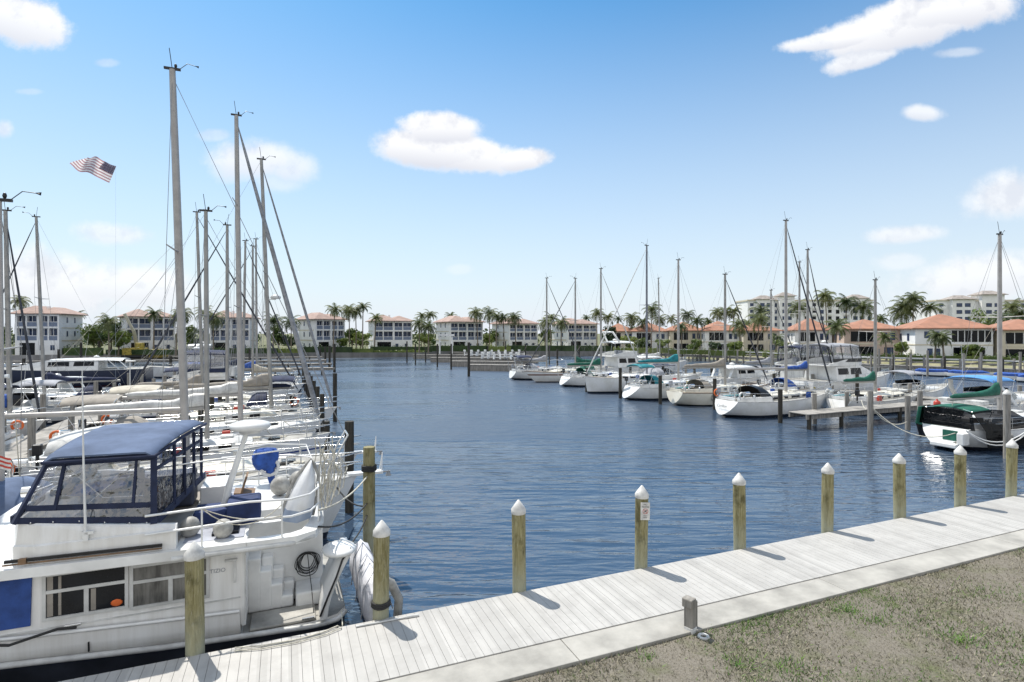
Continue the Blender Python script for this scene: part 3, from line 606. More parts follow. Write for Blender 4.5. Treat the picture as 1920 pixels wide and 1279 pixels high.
    if mizzen:
        x_, zt = mizzen; part('mizzen_mast', mm, t, lambda m: m.tube([(x_, 0, zc), (x_ - .1, 0, zt)], [.07, .05], 8)); part('mizzen_boom', mm, t, lambda m: m.tube([(x_, 0, zc + 1.6), (x_ - 2.4, 0, zc + 1.65)], .05, 6))
    if rr.random() < .6:
        for k in range(3): fender(t, (L * (.25 + .18 * k), -(h.hb(.25 + .18 * k) + .12), h.sheer(.4) - .15))
    # deck gear
    part('companionway', BLACK, cab, lambda m: m.bb(h.xat(q0, 1) - .03, h.xat(q0, 1) + .02, -.32, .32, h.sheer(q0) - .02, h.sheer(q0) + ch * .85))
    for sd in (-1, 1):
        part('winch', STEEL, t, lambda m: m.lathe([(.09, 0), (.07, .06), (.09, .16), (.05, .18)], (h.xat(.2, 1), sd * (h.hb(.2) * .66 + .1), zc + .27), 8))
    if junk:
        for k in range(3):
            q = rr.uniform(.3, .7); sd = rr.choice((-1, 1)); part('jerry_can', rr.choice((YELLOW, BLUE, RED, GREYW, GREYW)), t, lambda m: m.box(h.P(q, sd, .16, .2), (.34, .18, .42)), bevel=.03)
        sd = rr.choice((-1, 1)); part('outboard_motor', rr.choice((BLACK, BLACK, GREYC)), t, lambda m: [m.box(h.P(.07, sd, .05, .62), (.3, .24, .42)), m.box(h.P(.07, sd, .05, .2), (.12, .1, .7))], bevel=.05)
        part('seat_cushion', rr.choice((NAVY, GREYC, TAUPE, TEAL)), t, lambda m: m.box((h.xat(.18, 1), .85 * h.hb(.1) * .66, zc + .22), (1.6, .42, .1)), bevel=.03)
        part('barbecue', STEEL, t, lambda m: m.tube([h.P(.09, -sd, .0, .6) + Vector((-.2, 0, 0)), h.P(.09, -sd, .0, .6) + Vector((.2, 0, 0))], .15, 8))
        for k in range(2):
            c0 = Vector((h.xat(rr.uniform(.72, .86), 1), rr.uniform(-.5, .5), h.sheer(.8) + .08)); part('coiled_line', rr.choice((ROPE, ROPED, ROPE)), t, lambda m: m.tube([c0 + Vector(((.14 + .02 * (i // 10)) * cos(i * .63), (.14 + .02 * (i // 10)) * sin(i * .63), .012 * (i // 10))) for i in range(31)], .022, 4))
        part('lazy_jack', WIRE, t, lambda m: [m.tube([mast_at(lerp(bz, top, .45)), g.lerp(e, f)], .005, 3) for f in (.35, .75)])
        part('lifebuoy_horseshoe', rr.choice((W, W, ORANGE)), t, lambda m: m.tube([h.P(.045, -sd, .02, .45) + Vector((.22 * cos(a), 0, .22 * sin(a))) for a in [-.9 + i * .5 for i in range(11)]], .06, 6))
    if 'wind' in extras:
        part('wind_generator', RAILW, t, lambda m: [m.tube([(.6, .9, zc), (.6, .9, zc + 3)], .03, 6), m.tube([(.35, .9, zc + 3.05), (.95, .9, zc + 3.05)], [.1, .03], 8)] + [m.add([(.33, .9, zc + 3.05), (.33, .9 + .6 * cos(a), zc + 3.05 + .6 * sin(a)), (.36, .9 + .58 * cos(a + .16), zc + 3.05 + .58 * sin(a + .16))], [(0, 1, 2)]) for a in (0, 2.1, 4.2)])
    if 'davit' in extras:
        part('stern_arch', STEEL, t, lambda m: [m.tube([(.5, sd * 1.2, zc), (.2, sd * 1.2, zc + 1.9), (.2, 0, zc + 2.1)], .025, 5) for sd in (-1, 1)] + [m.tube([(.2, sd * .8, zc + 2), (-.8, sd * .8, zc + 1.9)], .025, 5) for sd in (-1, 1)])
    if 'panel' in extras: part('solar_panel', DGLASS, t, lambda m: m.box((.5, 0, zc + 2.1), (1.0, 1.6, .04)))
    if 'ring' in extras: part('life_ring', ORANGE, t, lambda m: m.tube([(h.xat(.05, 1), h.hb(.05) + .02 + 0 * a, zc + .4) + Vector((.25 * cos(a), 0, .25 * sin(a))) if False else Vector((h.xat(.05, 1) + .25 * cos(a), h.hb(.05) + .02, zc + .45 + .25 * sin(a))) for a in [k * pi / 8 for k in range(17)]], .05, 6))
    if 'cover' in extras:   # cloth awning over boom
        part('awning', GREYW, t, lambda m: arch_roof(m, 2.6, 4.7, 1.0, bz - .8, .22, .03, 8, .15, .12))
    return t, h

def powerboat(label, u, v, flip=False, L=11.0, B=3.8, fb=1.15, kind='sedan', hull=None, top=None, cat='motorboat', group=None, name='motorboat', rz=None, encl=None, seed=0, plat=.0):
    h = Hull(L, B, fb, .5, .1, 1.2, [(0, .9), (.3, 1), (.55, .97), (.75, .78), (.9, .42), (1, .03)])
    r_ = (ANG + (pi if flip else 0)) if rz is None else rz; fwd = Vector((cos(r_), sin(r_), 0)); base = G(u, v) - fwd * h.xat(1, 1)
    t = thing(name, label, cat, (base.x, base.y, 0), r_, group)
    part('hull', hull or H_WHITE, t, h.shell); part('deck', WD, t, h.deck); part('rub_rail', GREYW, t, lambda m: h.rail(m, .045))
    z = h.sheer(.3); top = top or W
    if kind in ('sedan', 'flybridge', 'sportfish'):
        a, b = (.28, .66) if kind != 'sportfish' else (.34, .66); hc = 1.35 if kind != 'sedan' else 1.15
        def house(m):
            rings = []
            for q, f in ((a, 1), (a + .01, 1), (lerp(a, b, .7), 1), (b, .55), (b + .09, .04)):
                w = h.hb(min(q, .7)) * .8; x = h.xat(q, 1); zz = h.sheer(q) - .02
                rings.append([(x, -w, zz), (x, -w * .9, zz + hc * f), (x, 0, zz + hc * f * 1.04), (x, w * .9, zz + hc * f), (x, w, zz)])
            m.loft(rings, smooth=False)
        ho = part('deckhouse', W, t, house)
        for sd in (-1, 1):
            for f0, f1 in ((.06, .36), (.42, .72)):
                xa, xb = h.xat(lerp(a, b, f0), 1), h.xat(lerp(a, b, f1), 1); w = h.hb(.4) * .8
                part('window', DGLASS, ho, lambda m: m.add([(xa, sd * (w * .962 + .012), z + hc * .42), (xb, sd * (w * .962 + .012), z + hc * .42), (xb - .1, sd * (w * .915 + .012), z + hc * .85), (xa, sd * (w * .915 + .012), z + hc * .85)] + [(xa, sd * (w * .9), z + hc * .42), (xb, sd * w * .9, z + hc * .42), (xb - .1, sd * w * .85, z + hc * .85), (xa, sd * w * .85, z + hc * .85)], [(0, 1, 2, 3), (4, 7, 6, 5), (0, 4, 5, 1), (1, 5, 6, 2), (2, 6, 7, 3), (3, 7, 4, 0)]))
        q1, q2 = lerp(a, b, .72), b
        part('windscreen', DGLASS, ho, lambda m: [m.sheet([[(h.xat(q1, 1) + .22, y * h.hb(.5) * .68, h.sheer(q1) + hc * .93 + .015) for y in (-1, 0, 1)], [(h.xat(q2, 1) - .05, y * h.hb(.6) * .68, h.sheer(q2) + hc * .6 + .02) for y in (-1, 0, 1)]], .02, False)])
        za = z + hc * 1.02
        if kind == 'sedan':
            part('hardtop', W, t, lambda m: arch_roof(m, h.xat(a - .14, 1), h.xat(lerp(a, b, .72), 1), h.hb(.4) * .78, za + .06, .1, .07))
            [part('hardtop_post', W, t, lambda m: m.bar((h.xat(a - .12, 1), sd * h.hb(.4) * .72, z), (h.xat(a - .05, 1), sd * h.hb(.4) * .72, za + .05), .3, .06)) for sd in (-1, 1)]
        else:
            x0, x1 = h.xat(a - .08, 1), h.xat(lerp(a, b, .85), 1); w = h.hb(.4) * .8
            fb_ = part('flybridge', W, t, lambda m: [m.loft([[(x, -w * f, za), (x, -w * f * 1.02, za + .65 * g), (x, -w * f * .94, za + .65 * g), (x, -w * f * .92, za + .06), (x, w * f * .92, za + .06), (x, w * f * .94, za + .65 * g), (x, w * f * 1.02, za + .65 * g), (x, w * f, za)] for x, f, g in ((x0, 1, .3), (lerp(x0, x1, .4), 1, .9), (lerp(x0, x1, .8), .96, 1.1), (x1, .7, 1.1))], smooth=False), m.bb(x1 - .2, x1, -w * .7, w * .7, za, za + .7)])
            [part('helm_seat', GREYC, t, lambda m: m.box((lerp(x0, x1, .5), y, za + .55), (.5, .5, .5)), bevel=.06) for y in (-.45, .45)]
            zt = za + 1.95
            part('flybridge_top', top, t, lambda m: arch_roof(m, lerp(x0, x1, .08), lerp(x0, x1, .85), w * .88, zt, .14, .06))
            part('top_frame', STEEL, t, lambda m: [m.tube([(lerp(x0, x1, f), sd * w * .92, za + .3), (lerp(x0, x1, f + .03), sd * w * .84, zt)], .02, 5) for f in (.12, .45, .8) for sd in (-1, 1)])
            if encl: part('clear_enclosure', VINYL, t, lambda m: [m.sheet([[(lerp(x0, x1, .1), sd * w, za + .6), (lerp(x0, x1, .85), sd * w, za + .7)], [(lerp(x0, x1, .1), sd * w * .86, zt - .02), (lerp(x0, x1, .8), sd * w * .86, zt - .02)]]) for sd in (-1, 1)] + [m.sheet([[(lerp(x0, x1, .98), y * w * .7, za + .7) for y in (-1, 1)], [(lerp(x0, x1, .85), y * w * .84, zt) for y in (-1, 1)]])])
            if encl: part('enclosure_trim', encl, t, lambda m: [m.bar((lerp(x0, x1, f0), sd * (w + .01), za + .6), (lerp(x0, x1, f0), sd * (w * .87), zt), .05, .05) for f0 in (.1, .35, .6, .84) for sd in (-1, 1)] + [m.bb(lerp(x0, x1, .1), lerp(x0, x1, .85), sd * w - .02, sd * w + .02, za + .35, za + .68) for sd in (-1, 1)])
            if kind == 'sportfish':
                part('radar_arch', W, t, lambda m: m.tube([(lerp(x0, x1, .3), -w * .85, zt), (lerp(x0, x1, .1), -w * .7, zt + 1.3), (lerp(x0, x1, .1), w * .7, zt + 1.3), (lerp(x0, x1, .3), w * .85, zt)], .13, 8))
        part('radar_dome', W, t, lambda m: m.lathe([(.02, 0), (.28, .02), (.3, .1), (.2, .2), (.01, .24)], (h.xat(a, 1) + .6, 0, (za + .2 if kind == 'sedan' else zt + .18)), 10))
    else:
        a, b = .36, .6; hc = .75
        def house(m):
            rings = []
            for q, f in ((a, 1), (b - .1, 1), (b, .6), (.82, .08)):
                w = h.hb(min(q, .8)) * .72; x = h.xat(q, 1); zz = h.sheer(q) - .02
                rings.append([(x, -w, zz), (x, -w * .8, zz + hc * .6 * f), (x, 0, zz + hc * .75 * f), (x, w * .8, zz + hc * .6 * f), (x, w, zz)])
            m.loft(rings)
        part('foredeck', W, t, house)
        part('windscreen', DGLASS, t, lambda m: [m.sheet([[(h.xat(a + .02, 1), -h.hb(.4) * .8, z + hc * .4), (h.xat(b - .04, 1), -h.hb(.4) * .5, z + hc * .55), (h.xat(b, 1), 0, z + hc * .62), (h.xat(b - .04, 1), h.hb(.4) * .5, z + hc * .55), (h.xat(a + .02, 1), h.hb(.4) * .8, z + hc * .4)], [(h.xat(a - .02, 1), -h.hb(.4) * .72, z + hc * 1.2), (h.xat(b - .14, 1), -h.hb(.4) * .42, z + hc * 1.35), (h.xat(b - .11, 1), 0, z + hc * 1.4), (h.xat(b - .14, 1), h.hb(.4) * .42, z + hc * 1.35), (h.xat(a - .02, 1), h.hb(.4) * .72, z + hc * 1.2)]], .02, False)])
        part('cockpit_seat', GREYW, t, lambda m: [m.bb(.35, 1.0, -h.hb(.05) * .8, h.hb(.05) * .8, z - .05, z + .35), m.bb(h.xat(.26, 1), h.xat(.31, 1), -.9, -.3, z, z + .7), m.bb(h.xat(.26, 1), h.xat(.31, 1), .3, .9, z, z + .7)], bevel=.05)
        zt = z + 1.75; x0, x1, w = h.xat(.12, 1), h.xat(.4, 1), h.hb(.3) * .8
        if kind == 'express':
            part('radar_arch', W, t, lambda m: m.loft([[(p[0] - .18, p[1], p[2]), (p[0] - .1, p[1] * .94, p[2] + .03), (p[0] + .25, p[1] * .94, p[2] + .03), (p[0] + .3, p[1], p[2])] for p in ((h.xat(.34, 1), -h.hb(.2) * .97, z), (h.xat(.24, 1), -h.hb(.2) * .92, z + .9), (h.xat(.17, 1), -h.hb(.2) * .75, z + 1.55), (h.xat(.17, 1), h.hb(.2) * .75, z + 1.55), (h.xat(.24, 1), h.hb(.2) * .92, z + .9), (h.xat(.34, 1), h.hb(.2) * .97, z))]))
        if kind != 'open':
            bi = part('canvas_top', top, t, lambda m: arch_roof(m, x0, x1, w, zt, .14, .04))
            [part('top_frame', STEEL, bi, lambda m: [m.tube([(lerp(x0, x1, .5), sd * h.hb(.25) * .95, z), (xx, sd * w * .97, zt - .05)], .018, 5) for xx in (x0 + .1, x1 - .1)]) for sd in (-1, 1)]
        else:
            part('console', W, t, lambda m: m.box((h.xat(.38, 1), 0, z + .35), (.8, .9, .9)), bevel=.06)
    part('bow_rail', STEEL, t, lambda m: [railing(m, h, .45, .93, .5, 5, .014, False), m.tube([h.P(.93, -1, .05, .5), Vector((h.xat(1, 1) + plat, 0, h.sheer(1) + .55)), h.P(.93, 1, .05, .5)], .014, 5)])
    if plat: part('anchor_platform', RAILW, t, lambda m: m.bb(L - .4, L + plat, -.17, .17, h.sheer(1) - .03, h.sheer(1) + .05), bevel=.02)
    if seed % 2: part('outboard_motor', BLACK, t, lambda m: [m.box((-.25, 0, .95), (.5, .38, .55)), m.box((-.25, 0, .4), (.2, .14, .9))], bevel=.06)
    part('antenna', RAILW, t, lambda m: m.tube([(h.xat(.36, 1), B * .38, z + .5), (h.xat(.33, 1), B * .38, z + 4.2)], [.018, .006], 5))
    return t, h
# ================================================================ THE BIG WHITE TRAWLER YACHT BESIDE THE BOARDWALK
def trawler():
    u0, v0 = -4.5, 13.1; off = (u0, v0, 0); b = G(u0, v0)
    t = thing('trawler_yacht', 'big white trawler yacht with slate blue bimini moored along the boardwalk', 'yacht', (b.x, b.y, 0), ANG)
    P = lambda name, m, fn, bevel=0.0, parent=t: part(name, m, parent, fn, bevel, off)
    hw = [(-11.6, .03), (-11, .5), (-10, 1.05), (-8.5, 1.6), (-7, 1.88), (-5, 1.95), (.6, 1.95), (1.0, 1.8), (1.12, 1.55)]
    rub = [(-11.6, 1.35), (-7, 1.1), (-4.18, .89), (-1.8, .69), (1.0, .56)]
    shr = [(-11.6, 2.1), (-7, 1.6), (-4.2, 1.3), (-1.6, 1.14), (-.76, 1.1), (-.74, .66), (1.2, .66)]
    us = [-11.6, -11.2, -10.5, -9.5, -8.5, -7, -6, -5, -4, -3, -2, -1.2, -.76, -.74, -.2, .4, .7, .95, 1.12]
    def hull(m):
        rings = []
        for u in us:
            w = interp(hw, u); zr = interp(rub, u); zs = interp(shr, u)
            r = [(u, v0 - w, zs), (u, v0 - w * 1.0, lerp(zr, zs, .5)), (u, v0 - w * .99, zr)]
            rings.append(r + [(x, 2 * v0 - y, z) for x, y, z in reversed(r)])
        m.loft(rings, False, True, True, closed=False); m.add(rings[0], [(0, 1, 2, 3, 4, 5)])
    P('hull', STAINED, hull)
    def bottom(m):
        rings = []
        for u in us:
            w = interp(hw, u); zr = interp(rub, u)
            r = [(u, v0 - w * .985, zr), (u, v0 - w * .93, zr * .4), (u, v0 - w * .8, -.3)]
            rings.append(r + [(x, 2 * v0 - y, z) for x, y, z in reversed(r)])
        m.loft(rings, True, True, True, closed=False)
    P('hull_bottom', mat('hull_bottom_dark', (.035, .04, .055), .35, var=.3, scale=1.5), bottom)  # hull turns dark navy grey below the rub rail
    def rr_(m):
        for sd in (-1, 1): m.tube([(u, v0 + sd * (interp(hw, u) + .02), interp(rub, u)) for u in us], .05, 8)
    P('rub_rail', GREYW, rr_)
    def sheerline(m):
        for sd in (-1, 1): m.tube([(u, v0 + sd * (interp(hw, u) + .012), interp(shr, u)) for u in us[:13]], .03, 6)
    P('sheer_rail', W, sheerline)
    P('deck', WD, lambda m: m.sheet([[(u, v0 + k * (interp(hw, u) - .03), interp(shr, u) - .02) for k in (-1, -.5, 0, .5, 1)] for u in us], 0, False))
    vn = 11.22
    cab = P('cabin', STAINED, lambda m: m.loft([[(ua, vn, z0), (ub, vn, 2.25), (ub, 14.98, 2.25), (ua, 14.98, z0)] for ua, ub, z0 in ((-5.3, -4.9, 1.2), (-4.0, -4.0, 1.1), (-.72, -.72, .8))], smooth=False), .03)
    seams = P('seam', GREYW, lambda m: [m.bb(-4.9, -.75, vn - .012, vn + .01, 1.31, 1.335)], 0, cab)
    for ua, ub, za, zb, g in ((-3.6, -2.52, 1.5, 2.17, DGLASS), (-2.4, -1.3, 1.46, 2.12, mat('curtained_glass', (.17, .165, .15), .1, var=.35, scale=2.5, stretch=(3, 1, .5)))):
        fr = P('window', mat('window_frame_white', (.6, .6, .58), .4), lambda m: [m.bb(ua - .05, ub + .05, vn - .03, vn + .01, zb, zb + .05), m.bb(ua - .05, ub + .05, vn - .03, vn + .01, za - .05, za), m.bb(ua - .05, ua, vn - .03, vn + .01, za, zb), m.bb(ub, ub + .05, vn - .03, vn + .01, za, zb), m.bb(ua, ub, vn - .026, vn, lerp(za, zb, .58), lerp(za, zb, .66)), m.bb(lerp(ua, ub, .47), lerp(ua, ub, .53), vn - .024, vn, za, lerp(za, zb, .58))], 0, cab)
        P('pane', g, lambda m: m.bb(ua, ub, vn - .004, vn + .02, za, zb), 0, fr)
        if ua < -3: P('orange_bag', ORANGE, lambda m: m.ell((ub - .12, vn - .004, za + .07), (.09, .012, .06), 8, 5), 0, fr)
        if ua < -3:
            for q0, q1, q2 in ((.01, .09, zb - .01), (.16, .2, zb - .02), (.6, .67, lerp(za, zb, .55))): P('curtain', TAUPE, lambda m: m.bb(ua + q0, ua + q1, vn - .008, vn - .0045, za + .01, q2), 0, fr)
    P('window_cover', mat('cover_royal_blue', (.025, .07, .26), .8, var=.2, bump=.2), lambda m: m.loft([[(-4.75, y, 1.42), (-3.8, y, 1.42), (-3.78, y, 2.2), (-4.32, y, 2.2), (-4.62, y, 1.95)] for y in (vn - .035, vn - .005)], smooth=False), 0, cab)
    # boat deck slab and flybridge
    P('boat_deck', W, lambda m: [m.loft([[(-5.3, 10.98, z + .06), (-1.8, 10.97, z), (-.64, 10.99, z - .02), (-.64, 15.2, z - .02), (-5.3, 15.2, z + .06)] for z in (2.24, 2.4)], smooth=False), m.loft([[(-.642, 12.85, z), (.5, 12.85, z), (.66, 13.1, z), (.66, 14.5, z), (.2, 15.2, z), (-.642, 15.2, z)] for z in (2.222, 2.378)], smooth=False), m.loft([[(-.642, 10.99, z), (.2, 11.0, z), (.55, 11.2, z), (.68, 11.7, z), (.68, 13.09, z), (.48, 13.09, z), (.45, 11.75, z), (.3, 11.35, z), (.1, 11.22, z), (-.642, 11.2, z)] for z in (2.224, 2.376)], smooth=False)], .02)
    P('deck_mat', mat('deck_blue_grey', (.36, .38, .44), .7, var=.15), lambda m: m.bb(-1.7, -.7, 11.3, 14.9, 2.385, 2.398))
    path = [(-1.75, 11.1, 0, -1), (-2.6, 11.1, 0, -1), (-3.7, 11.1, -.1, -1), (-4.02, 11.22, -.7, -.7), (-4.17, 11.55, -1, -.1), (-4.2, 13.1, -1, 0), (-4.17, 14.65, -1, .1), (-4.02, 14.98, -.7, .7), (-3.7, 15.1, -.1, 1), (-1.75, 15.1, 0, 1)]
    ztop = lambda u: interp([(-4.2, 3.1), (-3.2, 3.02), (-2.6, 2.9), (-1.75, 2.8)], u)
    def coam(m):
        rings = []
        for (u, v, nx, ny) in path:
            zt = ztop(u)
            rings.append([(u, v, 2.38), (u + nx * .01, v + ny * .01, 2.72), (u - nx * .025, v - ny * .025, 2.74), (u - nx * .06, v - ny * .06, zt - .03), (u - nx * .09, v - ny * .09, zt), (u - nx * .15, v - ny * .15, zt), (u - nx * .17, v - ny * .17, 2.38)])
        m.loft(rings, True, True, False)
    P('flybridge', STAINED, coam)
    P('handrail', BLACK, lambda m: m.bar((-4.08, 11.06, 2.54), (-1.95, 11.06, 2.5), .03, .05))
    P('handrail_trim', TEAK, lambda m: [m.tube([(-4.1, 11.05, 2.49), (-1.95, 11.05, 2.45)], .014, 6), m.box((-3.85, 11.06, 2.52), (.1, .06, .09))])
    # canvas enclosure
    nb = lambda u: Vector((u, 11.2, ztop(u)))
    def near(u, f): return nb(u).lerp(Vector((lerp(u, max(min(u, -2.15), -3.62), .9), 11.46, 4.0)), f)
    en = P('canvas_enclosure', NAVY, lambda m: [m.bar(near(-4.02, .0), near(-3.98, 1.0) , .09, .05), m.bar(near(-3.5, .2), near(-3.42, 1), .05, .03), m.bar(near(-2.42, .26), near(-2.4, 1), .04, .03), m.bar(near(-2.1, 0), near(-2.12, 1), .1, .04),
          m.bar(near(-4.0, .05), near(-2.1, .06), .02, .1), m.bar(near(-3.95, .24), near(-2.1, .27), .02, .09), m.bar(near(-3.9, .97), near(-2.12, .97), .03, .12), m.bar((-2.08, 11.25, 2.85), (-1.72, 14.6, 2.85), .03, .14)] +
          [m.bar((lerp(-2.08, -1.74, f), lerp(11.3, 14.3, f), 2.85), (lerp(-2.1, -1.72, f), lerp(11.46, 14.1, f), 4.02), .06, .04) for f in (.33, .55, .78, .98)] + [m.bar((-2.1, 11.4, 3.75), (-1.74, 14.1, 3.75), .03, .06),
          m.bar((-4.08, 11.3, 3.14), (-4.08, 14.9, 3.14), .03, .1), m.bar((-4.06, 14.9, 3.1), (-3.55, 13.9, 4.05), .08, .05), m.bar((-4.06, 13.1, 3.1), (-3.6, 12.7, 4.05), .06, .04)])
    P('clear_panel', VINYL, lambda m: m.sheet([[near(u, .05) for u in (-4.0, -3, -2.1)], [near(u, .5) + Vector((0, .03, 0)) for u in (-4.0, -3, -2.1)], [near(u, 1) for u in (-4.0, -3, -2.1)]]), 0, en)
    P('clear_panel', VINYL, lambda m: m.sheet([[(-2.08, 11.3, 2.9), (-1.9, 12.9, 2.9), (-1.74, 14.4, 2.9)], [(-2.1, 11.46, 4.02), (-1.92, 12.8, 4.05), (-1.74, 14.1, 4.05)]]), 0, en)
    P('clear_panel', VINYL, lambda m: m.sheet([[(-4.08, 11.3, 3.1), (-4.08, 13, 3.1), (-4.08, 14.9, 3.1)], [(-3.6, 11.45, 4.02), (-3.6, 12.7, 4.05), (-3.55, 13.9, 4.05)]]), 0, en)
    for u in (-3.8, -3.5, -3.15, -2.8, -2.45, -2.2): P('snap_fastener', STEEL, lambda m: m.ell(near(u, .05) - Vector((0, .03, .03)), (.013, .01, .013), 6, 4), 0, en)
    def bim(m):
        A, B_, C, D = Vector((-3.7, 11.36, 4.0)), Vector((-2.12, 11.36, 3.98)), Vector((-1.66, 14.15, 4.1)), Vector((-3.6, 13.95, 4.1)); rows = []
        for i in range(13):
            s = i / 12; row = []
            for k in range(13):
                q = k / 12; p = A.lerp(B_, q).lerp(D.lerp(C, q), s); ed = min(q, 1 - q) * 1.0; es = min(s, 1 - s)
                p.z += .1 * sin(pi * s) * .6 + .09 * (1 - (1 - min(1, ed / .12)) ** 2) + .05 * (1 - (1 - min(1, es / .1)) ** 2) - .012 * sin(pi * 4 * q) ** 2 * sin(pi * s); row.append(p)
            rows.append(row)
        m.sheet(rows, .03)
    bt = P('bimini_top', SLATE, bim)
    P('bimini_trim', NAVY, lambda m: [m.tube([(-3.7, 11.35, 4.0), (-2.12, 11.35, 3.98), (-1.9, 12.8, 4.06), (-1.65, 14.16, 4.1)], .03, 6), m.tube([(-3.7, 11.35, 4.0), (-3.6, 13.95, 4.1)], .025, 6)], 0, bt)
    P('bimini_frame', STEEL, lambda m: [m.tube([(-3.3, 11.5, 3.05), (-2.6, 11.6, 3.7), (-2.2, 11.5, 4.0)], .012, 5), m.tube([(-2.3, 11.4, 3.3), (-2.9, 11.5, 3.3), (-3.5, 11.5, 3.98)], .012, 5), m.tube([(-3.9, 11.4, 3.5), (-3.0, 12, 3.78), (-1.8, 12.4, 3.74)], .016, 5), m.tube([(-3.3, 12.2, 3.5), (-1.8, 12.6, 3.55), (.0, 13, 3.6)], .016, 5)], 0, bt)
    P('helm_console', W, lambda m: m.box((-3.6, 12.6, 2.9), (.5, 1.4, 1.0)), .06)
    HC = mat('helm_cushion', (.05, .06, .09), .6); P('helm_seat', HC, lambda m: [m.box((-2.8, 12.3, 2.75), (.5, .6, .7)), m.box((-2.57, 12.3, 3.2), (.14, .6, .7))], .05); P('bench_seat', HC, lambda m: m.box((-2.4, 13.8, 2.8), (1.2, .6, .7)), .05); P('flybridge_floor', TAUPE, lambda m: m.bb(-4.1, -1.76, 11.3, 14.9, 2.405, 2.43)); P('instrument_panel', BLACK, lambda m: m.box((-3.55, 12.4, 3.42), (.3, 1.5, .12)), .03); P('stowed_canvas', NAVY, lambda m: m.ell((-3.0, 13.6, 2.9), (.7, .5, .3), 10, 6))
    P('blue_towel', BLUE, lambda m: [m.ell((-3.25, 11.9, 3.38), (.4, .2, .1), 10, 6), m.ell((-2.95, 11.9, 3.42), (.3, .18, .09), 10, 6)])
    P('antenna', RAILW, lambda m: [m.tube([(-3.03, 11.07, 2.8), (-3.06, 11.07, 4.0), (-3.08, 11.07, 5.6)], [.022, .016, .006], 6), m.box((-3.0, 11.07, 2.86), (.16, .07, .05)), m.box((-3.03, 11.07, 2.8), (.07, .07, .14))])
    cr = random.Random(8)
    P('life_ring', W, lambda m: m.tube([(-1.9 + .0 * a, 11.02, 0) if False else (-.35 + .2 * cos(a), 15.03, 2.8 + .2 * sin(a)) for a in [k * pi / 8 for k in range(17)]], .045, 6))
    P('deck_locker', W, lambda m: m.bb(-1.7, -1.2, 13.6, 14.6, 2.4, 2.8), .03); P('deck_hatch', DGLASS, lambda m: m.bb(-1.25, -.8, 11.5, 11.9, 2.4, 2.45), .01)
    P('folded_chair', TEAK, lambda m: [m.bar((-.95, 13.2, 2.4), (-.75, 13.2, 3.1), .45, .04), m.bar((-1.0, 13.2, 2.75), (-.6, 13.2, 2.7), .45, .04)])
    P('search_light', STEEL, lambda m: [m.tube([(-4.1, 12.2, 3.1), (-4.1, 12.2, 3.3)], .03, 6), m.tube([(-4.25, 12.2, 3.36), (-4.0, 12.2, 3.36)], .09, 10)])
    for z in (2.47, 2.68): P('spray_line', ROPE, lambda m: m.tube(arc((-1.35, 11.04, 3.06), (-.05, 11.04, z + .3), .12 + (z - 2.47), 8), .009, 4))
    # boat deck rails
    def rails(m):
        for z in (3.06, 2.74):
            pts = [(-2.2, 11.05, z - .03), (-1.4, 11.05, z), (-.6, 11.04, z + .03), (.1, 11.07, z - .01), (.45, 11.25, z), (.62, 11.7, z), (.64, 13, z), (.6, 14.6, z), (.1, 15.1, z), (-1.7, 15.1, z)]
            m.tube(pts, .021, 7)
        for z in (2.55,): m.tube([(.1, 15.1, z), (-1.7, 15.1, z)], .018, 6)
        m.tube([(-1.7, 15.1, 3.3), (-.4, 15.12, 3.36), (.5, 15.0, 3.3)], .018, 6); m.tube([(.6, 14.6, 3.06), (.5, 15.0, 3.3)], .016, 6)
        for (u, v) in ((-1.35, 11.05), (-.95, 15.1), (-.2, 15.1), (-.05, 11.05), (.62, 11.7), (.64, 13.1), (.6, 14.6), (-.6, 15.1)): m.tube([(u, v, 2.38), (u, v, 3.06)], .017, 6)
    P('deck_railing', RAILW, rails)
    P('canvas_box', mat('cover_deep_blue', (.02, .04, .13), .8, var=.2, bump=.3), lambda m: [m.box((-.75, 12.3, 2.62), (.6, .6, .46)), m.box((-1.35, 12.5, 2.53), (.6, .6, .28))], .05)
    P('round_fender', RUBBER, lambda m: m.ell((-1.05, 11.4, 2.55), (.17, .17, .18), 14, 9)); P('round_fender', RUBBER, lambda m: m.ell((-1.62, 11.7, 2.56), (.17, .17, .19), 14, 9))
    P('round_fender', RUBBER, lambda m: m.ell((-.1, 13.9, 2.6), (.22, .22, .22), 14, 9)); P('round_fender', RUBBER, lambda m: m.ell((.3, 14.1, 2.62), (.22, .22, .24), 14, 9))
    P('radar_mast', W, lambda m: [m.tube([(-1.2, 12.5, 2.38), (-1.0, 12.5, 3.2), (-.72, 12.5, 4.12)], [.08, .065, .05], 10), m.box((-.95, 12.5, 2.5), (.5, .35, .25))], 0)
    P('radar_dome', W, lambda m: m.lathe([(.02, 4.08), (.2, 4.1), (.22, 4.16), (.36, 4.18), (.4, 4.24), (.37, 4.3), (.22, 4.34), (.02, 4.35)], (-.66, 12.5, 0), 18))
    P('outboard_cover', BLUE, lambda m: [m.loft([[(-.45 + (w + .03 * cr.uniform(-1, 1)) * cos(k * pi / 7) * (1.25 if abs(cos(k * pi / 7)) > .5 else 1), 15.1 + (w * .8 + .03 * cr.uniform(-1, 1)) * sin(k * pi / 7), z + .02 * cr.uniform(-1, 1)) for k in range(14)] for w, z in ((.1, 2.72), (.2, 2.78), (.24, 2.9), (.25, 3.02), (.24, 3.14), (.17, 3.24), (.04, 3.26))]), m.tube([(-.35, 15.1, 2.8), (-.3, 15.1, 2.4)], [.12, .07], 8)])
